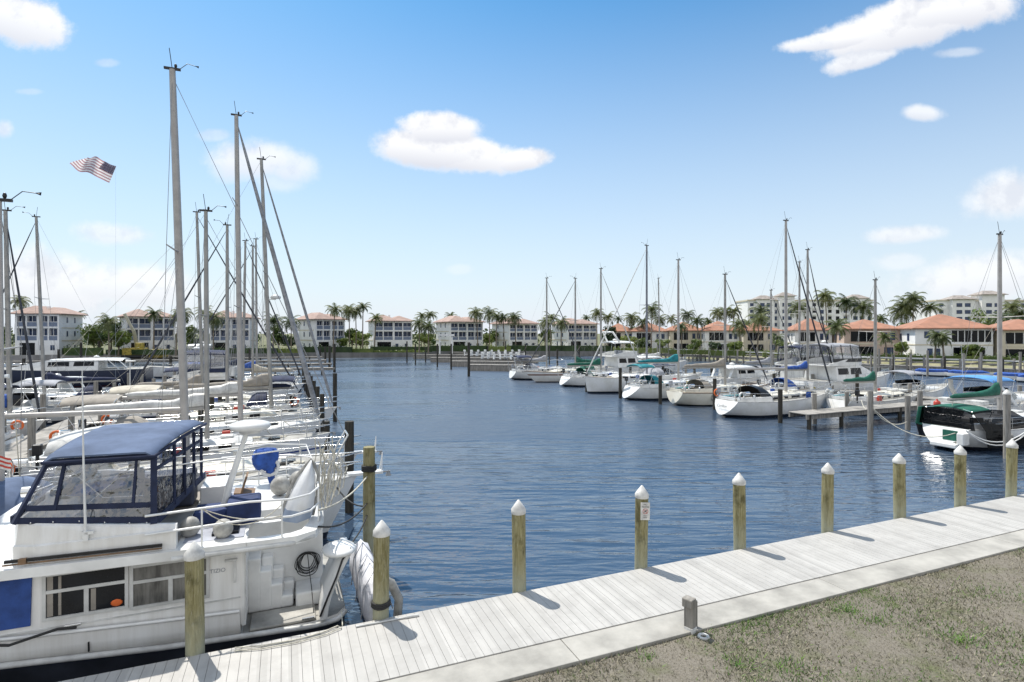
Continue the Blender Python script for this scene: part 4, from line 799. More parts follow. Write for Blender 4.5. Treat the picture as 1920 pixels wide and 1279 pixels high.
    # aft cockpit: platform, wall with moulded steps, bulwark wing, hose
    P('cockpit_wall', W, lambda m: [m.bb(-.72, .75, 12.45, 12.6, .78, 2.24), m.bb(-.74, -.66, 11.22, 12.5, .78, 2.24)], .02)
    stp = ((-.56, 1.72), (-.36, 1.45), (-.16, 1.16), (.04, .9))
    def steps(m):
        for k, (u, z) in enumerate(stp): m.bb(u - .12, u + .12, 11.92, 12.46 - .002 * k, .66, z); m.bb(u + .12, u + .34, 12.2, 12.455 - .002 * k, .66, z - .1 + .0 * k)
    P('moulded_steps', W, steps, .035)
    P('step_locker', W, lambda m: m.bb(.2, .76, 11.8, 12.46, .66, .95), .04)
    P('gunwale_cap', WD, lambda m: m.bb(-.6, .55, 11.2, 11.85, .655, .7), .015)
    def wing(m):
        rows = []
        for k in range(9):
            f = k / 8; z = .66 + 1.14 * f ** .8; u = .62 + .46 * f ** 1.3; rows.append([(u, 11.12 + .1 * f, z), (u + .13, 11.1 + .1 * f, z + .02), (u + .16, 11.5, z + .02), (u + .13, 12.2, z), (u, 12.2, z)])
        m.loft(rows, True, True, True)
    P('stern_bulwark', W, wing)
    P('bulwark_cap', W, lambda m: m.ell((1.0, 11.5, 1.84), (.34, .42, .1), 14, 8))
    P('bulwark_trim', BLACK, lambda m: m.tube([(.62, 11.1, .75), (.76, 11.09, 1.1), (.92, 11.12, 1.45), (1.03, 11.16, 1.74), (1.2, 11.3, 1.9)], .02, 6))
    rr = random.Random(5)
    P('shore_power_cable', ROPED, lambda m: [m.tube([(.44 + (.13 + .02 * k) * cos(a) + .015 * sin(3 * a + k), 12.42 - .012 * k, 1.33 + (.15 + .012 * k) * sin(a) - .02 * (k % 3) * (1 - sin(a))) for a in [q * pi / 11 for q in range(23)]], .0085, 5) for k in range(7)] + [m.tube([(.44, 12.35, 1.5), (.47, 12.3, 1.2), (.5, 11.9, .98), (.52, 11.4, .7)], .008, 5)])
    P('deck_edge_moulding', GREYW, lambda m: m.tube([(-1.8, 10.98, 2.26), (.1, 11.0, 2.25), (.5, 11.2, 2.27), (.68, 11.7, 2.35), (.72, 12.4, 2.4)], .05, 8))
    P('scupper', BLACK, lambda m: [m.bb(u, u + .02, 11.128, 11.16, .86, 1.02) for u in (-3.02,)]); P('vent', GREYW, lambda m: [m.bb(-.68 + .0, -.66, 11.2, 11.23, .9, 2.1)]); P('hull_fitting', STEEL, lambda m: [m.ell((-1.4, 11.15, .98), (.04, .02, .04), 8, 5)])
    P('light_bracket', GREYW, lambda m: [m.bb(-1.0, -.8, 11.14, 11.22, 2.02, 2.05), m.bb(-.86, -.82, 11.16, 11.22, 1.62, 2.02)])
    text_o = Matrix.Translation((-1.35 - u0 + .28, vn - .004 - v0, 1.9)) @ Matrix.Rotation(pi / 2, 4, 'X')
    text_mesh('TIZIO', .1, GREYC, 'lettering', t, Matrix.Translation((-1.0 - u0 - .12, vn - .006 - v0, 1.86)) @ Matrix.Rotation(pi / 2, 4, 'X'))
    for u, z in ((-3.35, 1.32), (.3, .72)): P('deck_cleat', STEEL, lambda m: m.tube([(u, 11.2, z), (u + .22, 11.2, z)], .022, 6))
    # dinghy on the boat deck: a thing of its own
    o3 = (.15, 12.2, 2.4); b2 = G(.22, 12.0, 2.4)
    d = thing('deck_dinghy', 'small white dinghy stood bow up on the trawler boat deck among ropes', 'dinghy', (b2.x, b2.y, 2.4), ANG)
    def dh(m):
        rings = []
        for i in range(11):
            q = i / 10; w = .29 * (1 - q ** 2.0) + .01; dp = .22 * (1 - q ** 3) + .02; z = q * 1.12
            x = .28 * q + .0; rings.append([(x - w, .05 + .12 * q, z), (x - w * .8, -dp * .55, z), (x, -dp - .1, z), (x + w * .8, -dp * .55, z), (x + w, .05 + .12 * q, z)])
        m.loft(rings, True, True, True, closed=False)
        m.loft([[(p[0][0], p[0][1], p[0][2]), ((p[0][0] + p[4][0]) / 2, p[0][1] + .03, p[0][2]), (p[4][0], p[4][1], p[4][2])] for p in rings], False, False, False, closed=False)
    part('hull', hullmat('dinghy_paint', (.75, .76, .78), (.3, .36, .46), .22), d, dh)
    part('gunwale', RUBBER, d, lambda m: m.tube([(-.29, .05, 0), (-.2, .09, .4), (-.02, .12, .8), (.19, .15, 1.03), (.28, .17, 1.14), (.34, .15, 1.03), (.42, .12, .8), (.4, .09, .4), (.31, .05, 0)], .035, 6))
    ln = thing('rope_bundle', 'tangle of pale lines hanging beside the upright dinghy', 'rope', G(.75, 12.6, 2.4), ANG)
    for k in range(9):
        a = Vector((rr.uniform(-.25, .3), rr.uniform(-.5, .5), rr.uniform(.9, 1.5))); e = Vector((a.x + rr.uniform(-.25, .1), a.y + rr.uniform(-.2, .2), rr.uniform(.02, .3)))
        part('line', ROPE, ln, lambda m: m.tube([a, a.lerp(e, .3) + Vector((rr.uniform(-.1, .1), rr.uniform(-.1, .1), 0)), a.lerp(e, .65) + Vector((rr.uniform(-.16, .16), 0, 0)), e, e + Vector((.09, 0, .05)), a.lerp(e, .5) + Vector((.12 + rr.uniform(-.1, .1), .05, .1)), a + Vector((.07, .02, -.1))], .012, 5))
    part('line', ROPE, ln, lambda m: m.tube([(.2, 0, 1.5), (.25, 0, .6), (.1, 0, .0)], .014, 5)); part('tackle_frame', STEEL, ln, lambda m: [m.tube([(.05, y, 0), (.2, y, 1.0), (.5, y, 1.55)], .022, 6) for y in (-.3, .3)] + [m.tube([(.5, -.3, 1.55), (.5, .3, 1.55)], .022, 6)])
    # covered inflatable between stern and boardwalk
    b3 = G(1.62, 11.9, 0)
    d2 = thing('covered_dinghy', 'white covered inflatable dinghy hung on its side at the trawler stern', 'dinghy', (b3.x, b3.y, 0), ANG)
    def cov(m):
        rings = []
        for i in range(13):
            q = i / 12; y = -1.0 + 2.7 * q; w = .3 * min(1, .55 + q * 3) ; z0, z1 = .25, 1.42 - .25 * max(0, (.3 - q)) ; e = (1 - abs(2 * q - 1) ** 6)
            rings.append([(-w * .3, y, z0), (-w * .7, y, lerp(z0, z1, .3)), (-w * .55, y, lerp(z0, z1, .75)), (0, y, z0 + (z1 - z0) * (.6 + .4 * e)), (w * .75, y, lerp(z0, z1, .72)), (w * 1.25, y, lerp(z0, z1, .35)), (w * .9, y, z0)])
        m.loft(rings)
    part('cover', mat('dinghy_cover_white', (.68, .68, .72), .5, var=.15, scale=4, bump=.5, bscale=4), d2, cov)
    for y in (-.75, .1, .9): part('strap', GREYC, d2, lambda m: m.tube([(-.24, y, .5), (-.19, y - .01, 1.1), (0, y - .01, 1.42), (.24, y, 1.1), (.38, y, .62)], .012, 5))
    part('tube', RUBBER, d2, lambda m: m.tube([(.42, -.95, .3), (.46, -.98, .9), (.3, -1.0, 1.25), (.05, -1.02, 1.4)], .09, 8))
    for k, (p_, q_, sg) in enumerate((((.6, 11.2, 2.75), (2.0, 14.8, 2.4), .15), ((.6, 11.3, 2.4), (2.0, 14.8, 1.7), .2), ((.95, 11.6, 1.8), (2.0, 14.8, 1.4), .25))):
        tag(part('mooring_line', (ROPE, ROPED, ROPED)[k], None, lambda m: m.tube(arc(G(*p_), G(*q_), sg, 10), .02, 5)), ['pale line from the trawler railing to the greenish roped piling', 'dark line from the trawler boat deck to the greenish roped piling', 'lower dark line from the trawler stern to the greenish roped piling'][k], 'rope')
    # lines on and beside the boardwalk
    tag(part('mooring_line', ROPED, None, lambda m: m.tube([G(-4.9, 11.05, 1.42), G(-4.0, 11.0, 1.25), G(-3.4, 11.05, 1.36), G(-3.15, 11.06, 1.33)], .022, 6)), 'dark mooring line tied to the trawler side cleat near the cabin windows', 'rope')
    def hose(m):
        for w_, s_ in ((10.02, 0), (9.93, .05)):
            m.tube([G(-.75, w_ - .0, 1.025), G(-.35, w_ - .1, 1.025), G(.2, w_ - .12, 1.025), G(.6 + s_, w_ - .05, 1.025), G(.85 + s_, w_ + .06, 1.03), G(.95, 10.2, .9), G(1.0, 11.0, .85)], .011, 6)
    tag(part('mooring_line', ROPE, None, hose), 'pale doubled mooring line lying on the boardwalk edge by the trawler stern', 'rope')
    tag(part('wooden_oar', GREYW, None, lambda m: [m.tube([G(1.15, 9.95, 1.02), G(2.0, 9.93, 1.02)], .016, 6), m.tube([G(2.0, 9.93, 1.02), G(2.25, 9.92, 1.02)], .026, 6)]), 'pale grey pole lying on the boardwalk edge at the second piling', 'pole')
    # short weathered post with ring on the lawn edge
    c = onz(1297, 1183, .93); ps = thing('weathered_post', 'short grey weathered double timber post at the concrete edge', 'post', (c.x, c.y, .9), ANG + .35)
    part('timber', WOODG, ps, lambda m: m.box((-.06, 0, .3), (.13, .16, .66)), .008); part('timber', WOODG, ps, lambda m: m.box((.07, .02, .26), (.09, .14, .55)), .008)
    part('cap_block', WOODG, ps, lambda m: m.box((-.09, 0, .56), (.16, .2, .16)), .02); part('white_top', CAPW, ps, lambda m: m.box((.07, .02, .545), (.085, .12, .03))); part('collar', CAPW, ps, lambda m: m.box((-.06, -.01, .06), (.14, .17, .14)))
    c = onz(1319, 1196, .93); tag(MB().tube([Vector((.075 * cos(a), .075 * sin(a), .03)) for a in [k * pi / 9 for k in range(19)]], .028, 8).build('vent_ring', GREYW, None, (c.x, c.y, .92)), 'small white ring lying on the lawn beside the grey post', 'ring')
# ================================================================ FAR SHORE
STUCCO = mat('stucco_white', (.82, .82, .82), .85, var=.07, scale=.4)
STUCCOG = mat('stucco_beige', (.62, .56, .47), .85, var=.08, scale=.4)
STUCCOP = mat('stucco_pink', (.56, .43, .36), .85, var=.08, scale=.4)
STUCCOY = mat('stucco_cream', (.64, .58, .46), .85, var=.08, scale=.4)
TILE = mat('terracotta_tiles', (.37, .265, .225), .9, var=.22, scale=.8, stretch=(1, 1, 3), bump=.5, bscale=5, col2=(.27, .19, .16))
TILEO = mat('orange_roof_tiles', (.36, .175, .115), .9, var=.2, scale=.8, bump=.5, bscale=5, col2=(.26, .14, .095))
TILEG = mat('grey_brown_tiles', (.35, .31, .28), .85, var=.2, scale=.8)
RAILG = mat('balcony_rail_bluegrey', (.17, .21, .3), .6, var=.1)
def hip(m, x0, x1, y0, y1, z0, h, ov=.5):
    x0 -= ov; x1 += ov; y0 -= ov; y1 += ov; w, d = x1 - x0, y1 - y0; k = min(w, d) / 2 * .98
    if w >= d: a, b = (x0 + k, (y0 + y1) / 2), (x1 - k, (y0 + y1) / 2)
    else: a, b = ((x0 + x1) / 2, y0 + k), ((x0 + x1) / 2, y1 - k)
    v = [(x0, y0, z0), (x1, y0, z0), (x1, y1, z0), (x0, y1, z0), (a[0], a[1], z0 + h), (b[0], b[1], z0 + h)]
    v += [(p[0], p[1], z0 - .18) for p in v[:4]]
    f = [(0, 1, 5, 4), (1, 2, 5), (2, 3, 4, 5), (3, 0, 4)] if w >= d else [(0, 1, 4), (1, 2, 5, 4), (2, 3, 5), (3, 0, 4, 5)]
    m.add(v, f + [(0, 6, 7, 1), (1, 7, 8, 2), (2, 8, 9, 3), (3, 9, 6, 0), (6, 9, 8, 7)])
def condo(label, p, a, w, d, hp, side=0):
    t = thing('condo_building', label, 'building', (p.x, p.y, 1.45), a, 'three storey condominiums along the far shore')
    he = hp - 1.9; f1 = he * .36; fh = (he - f1 - .35) / 2
    wl = part('wall', STUCCO, t, lambda m: [m.bb(0, w, .9, d, 0, he), m.bb(w * .3, w * .75, d, d + 3, 0, he - .6)])
    xs = [0, .32, .25 * w - .12, .25 * w + .12, .49 * w, .49 * w + .5, .75 * w - .12, .75 * w + .12, w - .32, w]
    def grid(m):
        m.bb(0, w, 0, .9, f1 - .5, f1); m.bb(0, w, 0, .9, f1 + fh, f1 + fh + .35); m.bb(0, w, 0, .9, he - .35, he)
        for i in range(0, 10, 2): m.bb(xs[i], xs[i + 1], .003, .897, f1, f1 + fh); m.bb(xs[i], xs[i + 1], .003, .897, f1 + fh + .35, he - .35)
        m.bb(0, w * .1, 0, .9, 0, f1 - .5); m.bb(w * .45, w, 0, .9, 0, f1 - .5)
    part('balcony_frame', STUCCO, t, grid)
    def archtop(m, x0, x1, z):   # spandrels rounding the top of the upper openings
        for k in range(5):
            q = (k + .5) / 5; h_ = .3 * (1 - sqrt(max(0, 1 - (1 - q) ** 2))); dx = (x1 - x0) / 2 / 5
            for xa in (x0 + k * dx, x1 - (k + 1) * dx): m.bb(xa, xa + dx, .1, .3, z - h_ - .02, z)
    for fl in range(2):
        z0 = f1 + fl * (fh + .35)
        for i in range(1, 8, 2):
            x0, x1 = xs[i], xs[i + 1]
            part('window', BGLASS, t, lambda m: [m.bb(x0 + .02, x1 - .02, .86, .9 - .003, z0 + .1, z0 + fh - .12)])
            part('balcony_railing', RAILG, t, lambda m: [m.bb(x0 + .01, x1 - .01, .12, .17, z0 + .02, z0 + fh * .36)])
            part('screen_mullion', STUCCO, t, lambda m: [m.bb((x0 + x1) / 2 - .03, (x0 + x1) / 2 + .03, .2, .26, z0, z0 + fh), m.bb(x0, x1, .18, .22, z0 + fh * .36, z0 + fh * .4)])
            if fl: part('arch', STUCCO, t, lambda m: archtop(m, x0, x1, z0 + fh))
    part('ground_lanai', DGLASS, t, lambda m: m.bb(w * .1, w * .45, .3, .36, 0, f1 - .5))
    for q in (.56, .8): part('window', BGLASS, t, lambda m: m.bb(w * q, w * q + .8, -.02, .02, 1.0, f1 - 1.0))
    for sx_ in (0, 1):
        for fl in range(3):
            for yy in (.3, .62):
                xx = -.02 if sx_ == 0 else w - .02; z0 = (0 if fl == 0 else f1 + (fl - 1) * (fh + .35)) + .8
                part('window', BGLASS, t, lambda m: [m.bb(xx, xx + .04, d * yy + k * .75, d * yy + .6 + k * .75, z0, z0 + 1.2) for k in (0,)])
    part('string_course', STUCCOY, t, lambda m: [m.bb(-.08, w + .08, .95, d + .08, f1 - .2, f1 + .05), m.bb(-.08, w + .08, .95, d + .08, f1 + fh, f1 + fh + .2)])
    rf = part('roof', TILE, t, lambda m: [hip(m, 0, w * .58, 0, d, he + .18, 1.75, .8), hip(m, w * .42, w, .4, d, he + .2, 1.45, .8)])
    part('chimney', STUCCO, rf, lambda m: m.bb(w * .45, w * .45 + .5, d * .45, d * .45 + .5, he + .6, he + 1.85))
    return t
CONDOS = [(28, 112, 115, 12, 8.0, 9, 572), (236, 326, 122, 42, 9.5, 10, 578), (393, 472, 128, 15, 8.6, 9, 581), (592, 648, 138, 48, 8.2, 9, 585), (700, 775, 145, 22, 10.3, 9.8, 589), (844, 908, 150, 30, 10, 10, 591), (955, 1010, 160, 32, 10, 10, 595), (1065, 1120, 165, 28, 10.7, 9, 596)]
CONDO_LAB = ['leftmost white three storey condo with its right side wall in view', 'white condo behind the yellow excavator arm, second from the left', 'white condo half hidden behind the tall left masts', 'white condo left of the three tall palms, seen beside the long furled stay',
             'white condo over the open channel, just right of the three tall palms', 'white condo with beige left wall at the middle of the far shore', 'white condo behind the boat lifts with a palm before its facade', 'white condo at the right end of the row, behind the twin thin masts']
def house(label, p, a, w, d, ze, zr, wallm, style=0, group='tile roofed houses on the right shore'):
    t = thing('house', label, 'house', (p.x, p.y, 1.45), a, group); h = ze - 1.45
    part('wall', wallm, t, lambda m: [m.bb(0, w, 0, d, 0, h)])
    part('roof', TILEO, t, lambda m: [hip(m, 0, w, 0, d, h + .18, zr - ze, .6)])
    part('band', STUCCOY, t, lambda m: m.bb(-.06, w + .06, -.06, d + .06, h * .46, h * .5))
    lw = (.12, .55) if style != 2 else (.48, .95)
    if style == 2:
        for k in range(6): part('window', DGLASS, t, lambda m: m.bb(w * (.48 + .085 * k), w * (.48 + .085 * k) + w * .07, -.05, .02, h * .58, h * .95))
        for k in range(3): part('window', DGLASS, t, lambda m: m.bb(w * (.5 + .15 * k), w * (.5 + .15 * k) + w * .1, -.05, .02, h * .08, h * .4))
        for k in (0, 1): part('window', BGLASS, t, lambda m: m.bb(w * (.12 + .12 * k), w * (.12 + .12 * k) + w * .08, -.05, .02, h * .7, h * .92))
        for k in (0, 1): part('window', BGLASS, t, lambda m: m.bb(w * (.16 + .1 * k), w * (.16 + .1 * k) + w * .07, -.05, .02, h * .1, h * .36))
    else:
        lf = part('lanai_screen', DGLASS, t, lambda m: m.bb(w * lw[0], w * lw[1], -.06, .02, h * .56, h * .93)); part('lanai_mullion', STUCCO, lf, lambda m: [m.bb(lerp(w * lw[0], w * lw[1], q) - .04, lerp(w * lw[0], w * lw[1], q) + .04, -.1, -.06, h * .56, h * .93) for q in (.33, .66)])
        part('lanai_screen', DGLASS, t, lambda m: m.bb(w * lw[0], w * lw[1], -.06, .02, h * .04, h * .38))
        for k in (0, 1): part('window', BGLASS, t, lambda m: m.bb(w * (.68 + .14 * k), w * (.68 + .14 * k) + w * .09, -.05, .02, h * .62, h * .88))
        part('window', BGLASS, t, lambda m: m.bb(w * .72, w * .88, -.05, .02, h * .1, h * .36))
    for k in (.25, .6): part('window', BGLASS, t, lambda m: m.bb(-.05, .02, d * k, d * k + 1, h * .6, h * .85))
HOUSES = [(1132, 1190, 150, 607, 622, STUCCOG, 0), (1186, 1252, 146, 605, 622, STUCCO, 1), (1256, 1318, 142, 604, 621, STUCCOY, 0), (1322, 1388, 136, 603, 621, STUCCO, 0), (1394, 1462, 132, 606, 621, STUCCOG, 1), (1490, 1560, 118, 598, 620, STUCCO, 0), (1583, 1688, 108, 600, 618, STUCCOP, 0), (1716, 1862, 98, 590, 617, STUCCO, 2), (1872, 1990, 94, 600, 620, STUCCOY, 0)]
HOUSE_LAB = ['beige house under the palm cluster just right of the condo row', 'white house with orange roof behind the sportfishing yacht', 'cream house behind the teal boom cover mast', 'white house with dark screened balcony left of the first hotel block', 'beige house with long low roof in front of the first hotel block',
             'white house with arched dark balcony behind the grey flybridge yacht', 'pink house with dark screened balconies', 'large white house with a row of six dark windows under an orange hip roof', 'cream house cut by the right edge of the photo']
def hotel(label, xs0, xs1, Y, ytop, floors, towers):
    X0, X1 = sx(xs0) * Y, sx(xs1) * Y; zt = CZ - (ytop - HZ) / F * Y; H = zt - 1.45; w = X1 - X0
    t = thing('hotel_block', label, 'building', (X0, Y, 1.45), 0); d = 16
    part('wall', STUCCO, t, lambda m: [m.bb(0, w, 0, d, 0, H * .9)]); part('parapet', STUCCOY, t, lambda m: [m.bb(-.4, w + .4, -.4, d + .4, H * .9, H * .93)])
    fh = H * .88 / floors
    for tx, tw, th in towers:
        x = w * tx; tt = part('tower', STUCCO, t, lambda m: m.bb(x, x + w * tw, -2.2, 4, 0, H * th)); part('roof', TILEG, tt, lambda m: hip(m, x, x + w * tw, -2.2, 4, H * th + .18, H * .09, 1.0))
        for k in range(1, floors):
            for q in (.18, .55): part('window', BGLASS, tt, lambda m: m.bb(x + w * tw * q, x + w * tw * (q + .25), -2.26, -2.18, fh * k + fh * .25, fh * k + fh * .8))
    for k in range(1, floors):
        n = int(w / 4.2)
        for i in range(n):
            x = w * (i + .3) / n
            if any(w * a - 1.5 < x < w * (a + b) + .3 for a, b, c in towers): continue
            part('window', DGLASS if i % 3 else BGLASS, t, lambda m: m.bb(x, x + 1.9, -.06, .02, fh * k + fh * .2, fh * k + fh * .8))
            if i % 2 == 0: part('balcony', STUCCO, t, lambda m: m.bb(x - .3, x + 2.2, -1.2, 0, fh * k, fh * k + fh * .32))
FROND = leafmat('palm_frond', (.035, .065, .018), (.14, .16, .05), .5)
LEAFD = leafmat('leaf_dark', (.015, .035, .01), (.05, .09, .02), .7)
LEAFM = leafmat('leaf_mid', (.03, .07, .012), (.12, .16, .03), .6)
LEAFL = leafmat('leaf_light', (.08, .13, .02), (.22, .26, .06), .8)
TRUNK = mat('palm_trunk', (.22, .18, .13), .9, var=.2, scale=2, stretch=(1, 1, 6))
def palm_mesh(seed, n=22, fl=2.6, droop=1.0):
    rr = random.Random(seed); m = MB()
    for k in range(n):
        az = k * 2.399 + rr.uniform(-.2, .2); el = lerp(1.25, -.55, (k / n) ** .8) + rr.uniform(-.12, .12); L = fl * rr.uniform(.85, 1.12)
        d = Vector((cos(az), sin(az), 0)); p = Vector((0, 0, 0)); pts = [p.copy()]; a = el
        for i in range(7):
            p = p + (d * cos(a) + Vector((0, 0, sin(a)))) * (L / 7); a -= droop * (.13 + .05 * i); pts.append(p.copy())
        sd = Vector((-d.y, d.x, 0))
        for i in range(1, 8):
            q = i / 7; ll = .95 * sin(pi * min(1, q * .72 + .2)) * L * .36; ax = (pts[i] - pts[i - 1]).normalized()
            for s in (-1, 1):
                for h_ in (0, .5):
                    c = pts[i - 1].lerp(pts[i], h_ + .25); tip = c + sd * s * ll * .75 + ax * ll * .55 + Vector((0, 0, -ll * (.32 + .2 * rr.random())))
                    w = ax * .085; m.add([c - w, c + w, tip], [(0, 1, 2)])
        m.tube(pts, [.035] * 7 + [.008], 3)
    m.ell((0, 0, -.15), (.25, .25, .4), 6, 4)
    return m
PALM = []
def palm_protos():
    for i in range(5):
        fl = (2.5, 2.8, 2.2, 3.0, 2.4)[i]; PALM.append(palm_mesh(20 + i, (22, 26, 18, 24, 20)[i], fl, (1, 1.2, .9, 1.1, 1.3)[i]))
_pc = {}
def palm(label, x, y, z0, H, scale=1.0, k=0, lean=0.0):
    t = thing('palm_tree', label, 'palm', (x, y, z0), R.uniform(0, 6), 'palms along the far shore')
    part('trunk', TRUNK, t, lambda m: m.tube([(lean * (q * q), lean * .4 * q, H * q) for q in (0, .15, .4, .7, 1)], [.24, .17, .14, .12, .1], 6))
    if k not in _pc:
        o = PALM[k].build('crown', FROND, t); _pc[k] = o
    else:
        o = _pc[k].copy(); COL.objects.link(o); o.parent = t
    o.location = (lean, lean * .4, H); o.scale = (scale,) * 3; o.rotation_euler = (0, 0, R.uniform(0, 6))
def leafcloud(m, lumps, n, size, rr):
    for k in range(n):
        c, r = rr.choice(lumps); z = rr.uniform(-1, 1); a = rr.uniform(0, 6.283); q = rr.random() ** .35; s = sqrt(1 - z * z)
        nrm = Vector((s * cos(a), s * sin(a), z)); p = Vector((c[0] + r[0] * q * nrm.x, c[1] + r[1] * q * nrm.y, c[2] + r[2] * q * nrm.z))
        e1 = Vector((rr.gauss(0, 1), rr.gauss(0, 1), rr.gauss(0, 1))).cross(nrm + Vector((.01, 0, 0))); 
        if e1.length < 1e-3: continue
        e1.normalize(); e2 = (nrm + Vector((rr.gauss(0, .5), rr.gauss(0, .5), rr.gauss(0, .5)))).normalized().cross(e1); w = size * rr.uniform(.6, 1.3)
        m.add([p - e1 * w, p + e2 * w * .5, p + e1 * w, p - e2 * w * .5], [(0, 1, 2, 3)])
def tree(label, x, y, z0, H, rad, mt, n=900, seed=0, name='tree', group='leafy trees on the far shore'):
    rr = random.Random(seed); t = thing(name, label, 'tree', (x, y, z0), 0, group); lumps = []
    for k in range(9):
        a = rr.uniform(0, 6.28); q = rr.uniform(0, .65) * rad; lumps.append(((q * cos(a), q * sin(a), H * rr.uniform(.42, .88)), (rad * rr.uniform(.3, .5), rad * rr.uniform(.3, .5), H * rr.uniform(.1, .2))))
    def tr(m):
        m.tube([(0, 0, 0), (.05, 0, H * .25), (0, .1, H * .5)], [.16 * H / 5, .12 * H / 5, .07 * H / 5], 7)
        for c, r in lumps[:6]: m.tube([(.03, 0, H * .25), (c[0] * .5, c[1] * .5, lerp(H * .25, c[2], .6)), c], [.07 * H / 5, .05 * H / 5, .02], 5)
    part('trunk', TRUNK, t, tr); part('crown', mt, t, lambda m: leafcloud(m, lumps, n, .2 + .02 * H, rr))
def hedge(label, a, b, h, w, mt, seed=0, dens=26):
    rr = random.Random(seed); a, b = Vector(a), Vector(b); L = (b - a).length; m = MB(); m.off = (a + b) / 2; n = max(3, int(L / 1.2))
    lumps = [(tuple(a.lerp(b, (i + .5) / n) + Vector((rr.uniform(-.2, .2), rr.uniform(-.2, .2), h * rr.uniform(.42, .6)))), (.9, w, h * rr.uniform(.42, .62))) for i in range(n)]
    leafcloud(m, lumps, int(L * dens), .2, rr); m.bar(a + Vector((0, 0, h * .35)), b + Vector((0, 0, h * .35)), w * .8, h * .6)
    return tag(m.build('hedge', mt, None, m.off), label, 'hedge', 'hedges along the far shore')
# ================================================================ PLACEMENT
def dark_piling(label, x, y, top, r=.14, m=None, group='bare pilings in the water', cap=None, rope=False):
    t = thing('piling', label, 'piling', (x, y, 0), R.random() * 6, group); pr = [(r * (1 + .03 * sin(k * 1.7 + x)), -2 + (top + 2) * k / 5) for k in range(6)]
    part('post', m or WOODD, t, lambda q: q.lathe(pr, n=10))
    if cap: part('cap', cap, t, lambda q: q.lathe([(r + .02, top - .04), (r + .02, top + .04), (.02, top + .2), (.004, top + .2)], n=10))
    if rope: part('rope_band', ROPED, t, lambda q: [q.tube([((r + .02) * cos(a), (r + .02) * sin(a), top - .6 + .05 * k + .01 * sin(3 * a)) for a in [i * pi / 7 for i in range(15)]], .03, 5) for k in range(3)])
def left_marina():
    g = 'boats in the left slips'
    sailboat('white ketch behind the trawler with a white pulpit platform over the green piling', 2.05, 17.4, L=11.5, B=4.0, fb=1.45, mast=.26, top=9.4, rake=.05, plat=.75, dod=SLATE, canvas=BEIGE, boomz=3.75, mr=.062, spread=1, cover=False, seed=1, hull=H_WHITE, mastmat=ALUW, group=g)
    sailboat('white sloop under the tallest leftmost raked mast, with beige boom awning', 2.6, 22.0, L=12, B=3.8, fb=1.12, backstay=False, mast=.52, top=15.2, rake=.42, plat=.7, boomz=3.5, dod=BEIGE, canvas=BEIGE, cover=False, stay='wire', extras=('cover',), mr=.13, seed=2, mastmat=ALUW, spread=1, group=g, radar=0)
    sailboat('white sloop with blue hull stripe and bow at the black piling', 1.95, 27.1, L=11.5, B=3.7, fb=1.1, mast=.56, top=11.4, rake=.05, boomz=2.9, canvas=None, stay='wire', hull=H_WHITEB, seed=3, dod=NAVY, mr=.1, group=g)
    sailboat('white sloop under the second tall mast with long grey furled jib', 1.9, 31.3, L=12, B=3.9, fb=1.1, backstay=False, mast=.668, top=17.2, rake=.2, boomz=3.0, canvas=None, stay=True, seed=4, dod=TAUPE, mr=.13, jibr=.12, mastmat=ALUW, bim=TAUPE, spread=2, group=g)
    sailboat('white cutter under the raked third mast carrying a radar dome', 3.0, 36.2, L=12.5, B=3.9, fb=1.1, mast=.7, top=16.5, rake=.55, boomz=2.9, canvas=TAUPE, stay=True, seed=5, radar=8.2, mr=.12, jibr=.08, spread=1, bim=BEIGE, rope_mess=True, group=g)
    sailboat('white sloop with navy sail cover behind the second tall mast', -9.6, 41.2, True, L=11, B=3.6, mast=.45, top=13.3, rake=.0, canvas=NAVY, stay='dark', seed=6, bim=NAVY, extras=('ring',), group=g)
    sailboat('grey hulled sloop with taupe boom cover under the fourth left mast', 1.2, 45.8, L=12, B=3.8, mast=.44, top=14.9, rake=.4, canvas=TAUPE, stay='dark', seed=7, hull=H_GREY, extras=('wind',), group=g)
    powerboat('white sedan cruiser with navy canvas in the left slips', 1.5, 50.4, L=11.5, B=4, fb=1.3, kind='flybridge', top=NAVY, seed=0, group=g, encl=NAVY)
    sailboat('navy hulled sloop with long navy sail cover in the left slips', 1.8, 55.0, L=12, B=3.8, mast=.56, top=14.4, rake=-.2, canvas=NAVY, stay='dark', seed=8, hull=H_NAVY, group=g, bim=NAVY, boomz=3.1)
    sailboat('cream hulled sloop with beige covers toward the far left docks', -9.8, 59.5, True, L=11.5, B=3.7, mast=.4, top=14.6, rake=0, canvas=BEIGE, stay='dark', seed=9, hull=H_CREAM, group=g)
    sailboat('white sloop with bright blue bimini at the far end of the left slips', 1.6, 64.0, L=12, B=3.8, mast=.64, top=16.0, rake=.1, canvas=BLUE, stay='wire', seed=10, bim=BLUE, group=g)
    # second row, west of the main dock
    g2 = 'boats on the west side of the left dock'
    powerboat('small white open boat with blue canvas at the left frame edge', -9.5, 20.5, L=7, B=2.6, fb=.95, kind='canvas', top=LBLUE, seed=3, group=g2)
    powerboat('white cabin cruiser with beige top west of the left dock', -22.5, 28.5, True, L=9.5, B=3.2, fb=1.1, kind='express', top=BEIGE, seed=1, group=g2)
    sailboat('white sloop with short mast at the left frame edge', -22.0, 33.5, True, L=10.5, B=3.4, mast=.5, top=12.8, rake=-.4, canvas=None, stay='dark', seed=12, extras=('wind',), group=g2)
    sailboat('white sloop with blue boom cover under the second leftmost mast', -12.0, 37.2, L=10.5, B=3.5, mast=.86, top=12.6, rake=.2, canvas=BLUE, stay='dark', seed=13, group=g2)
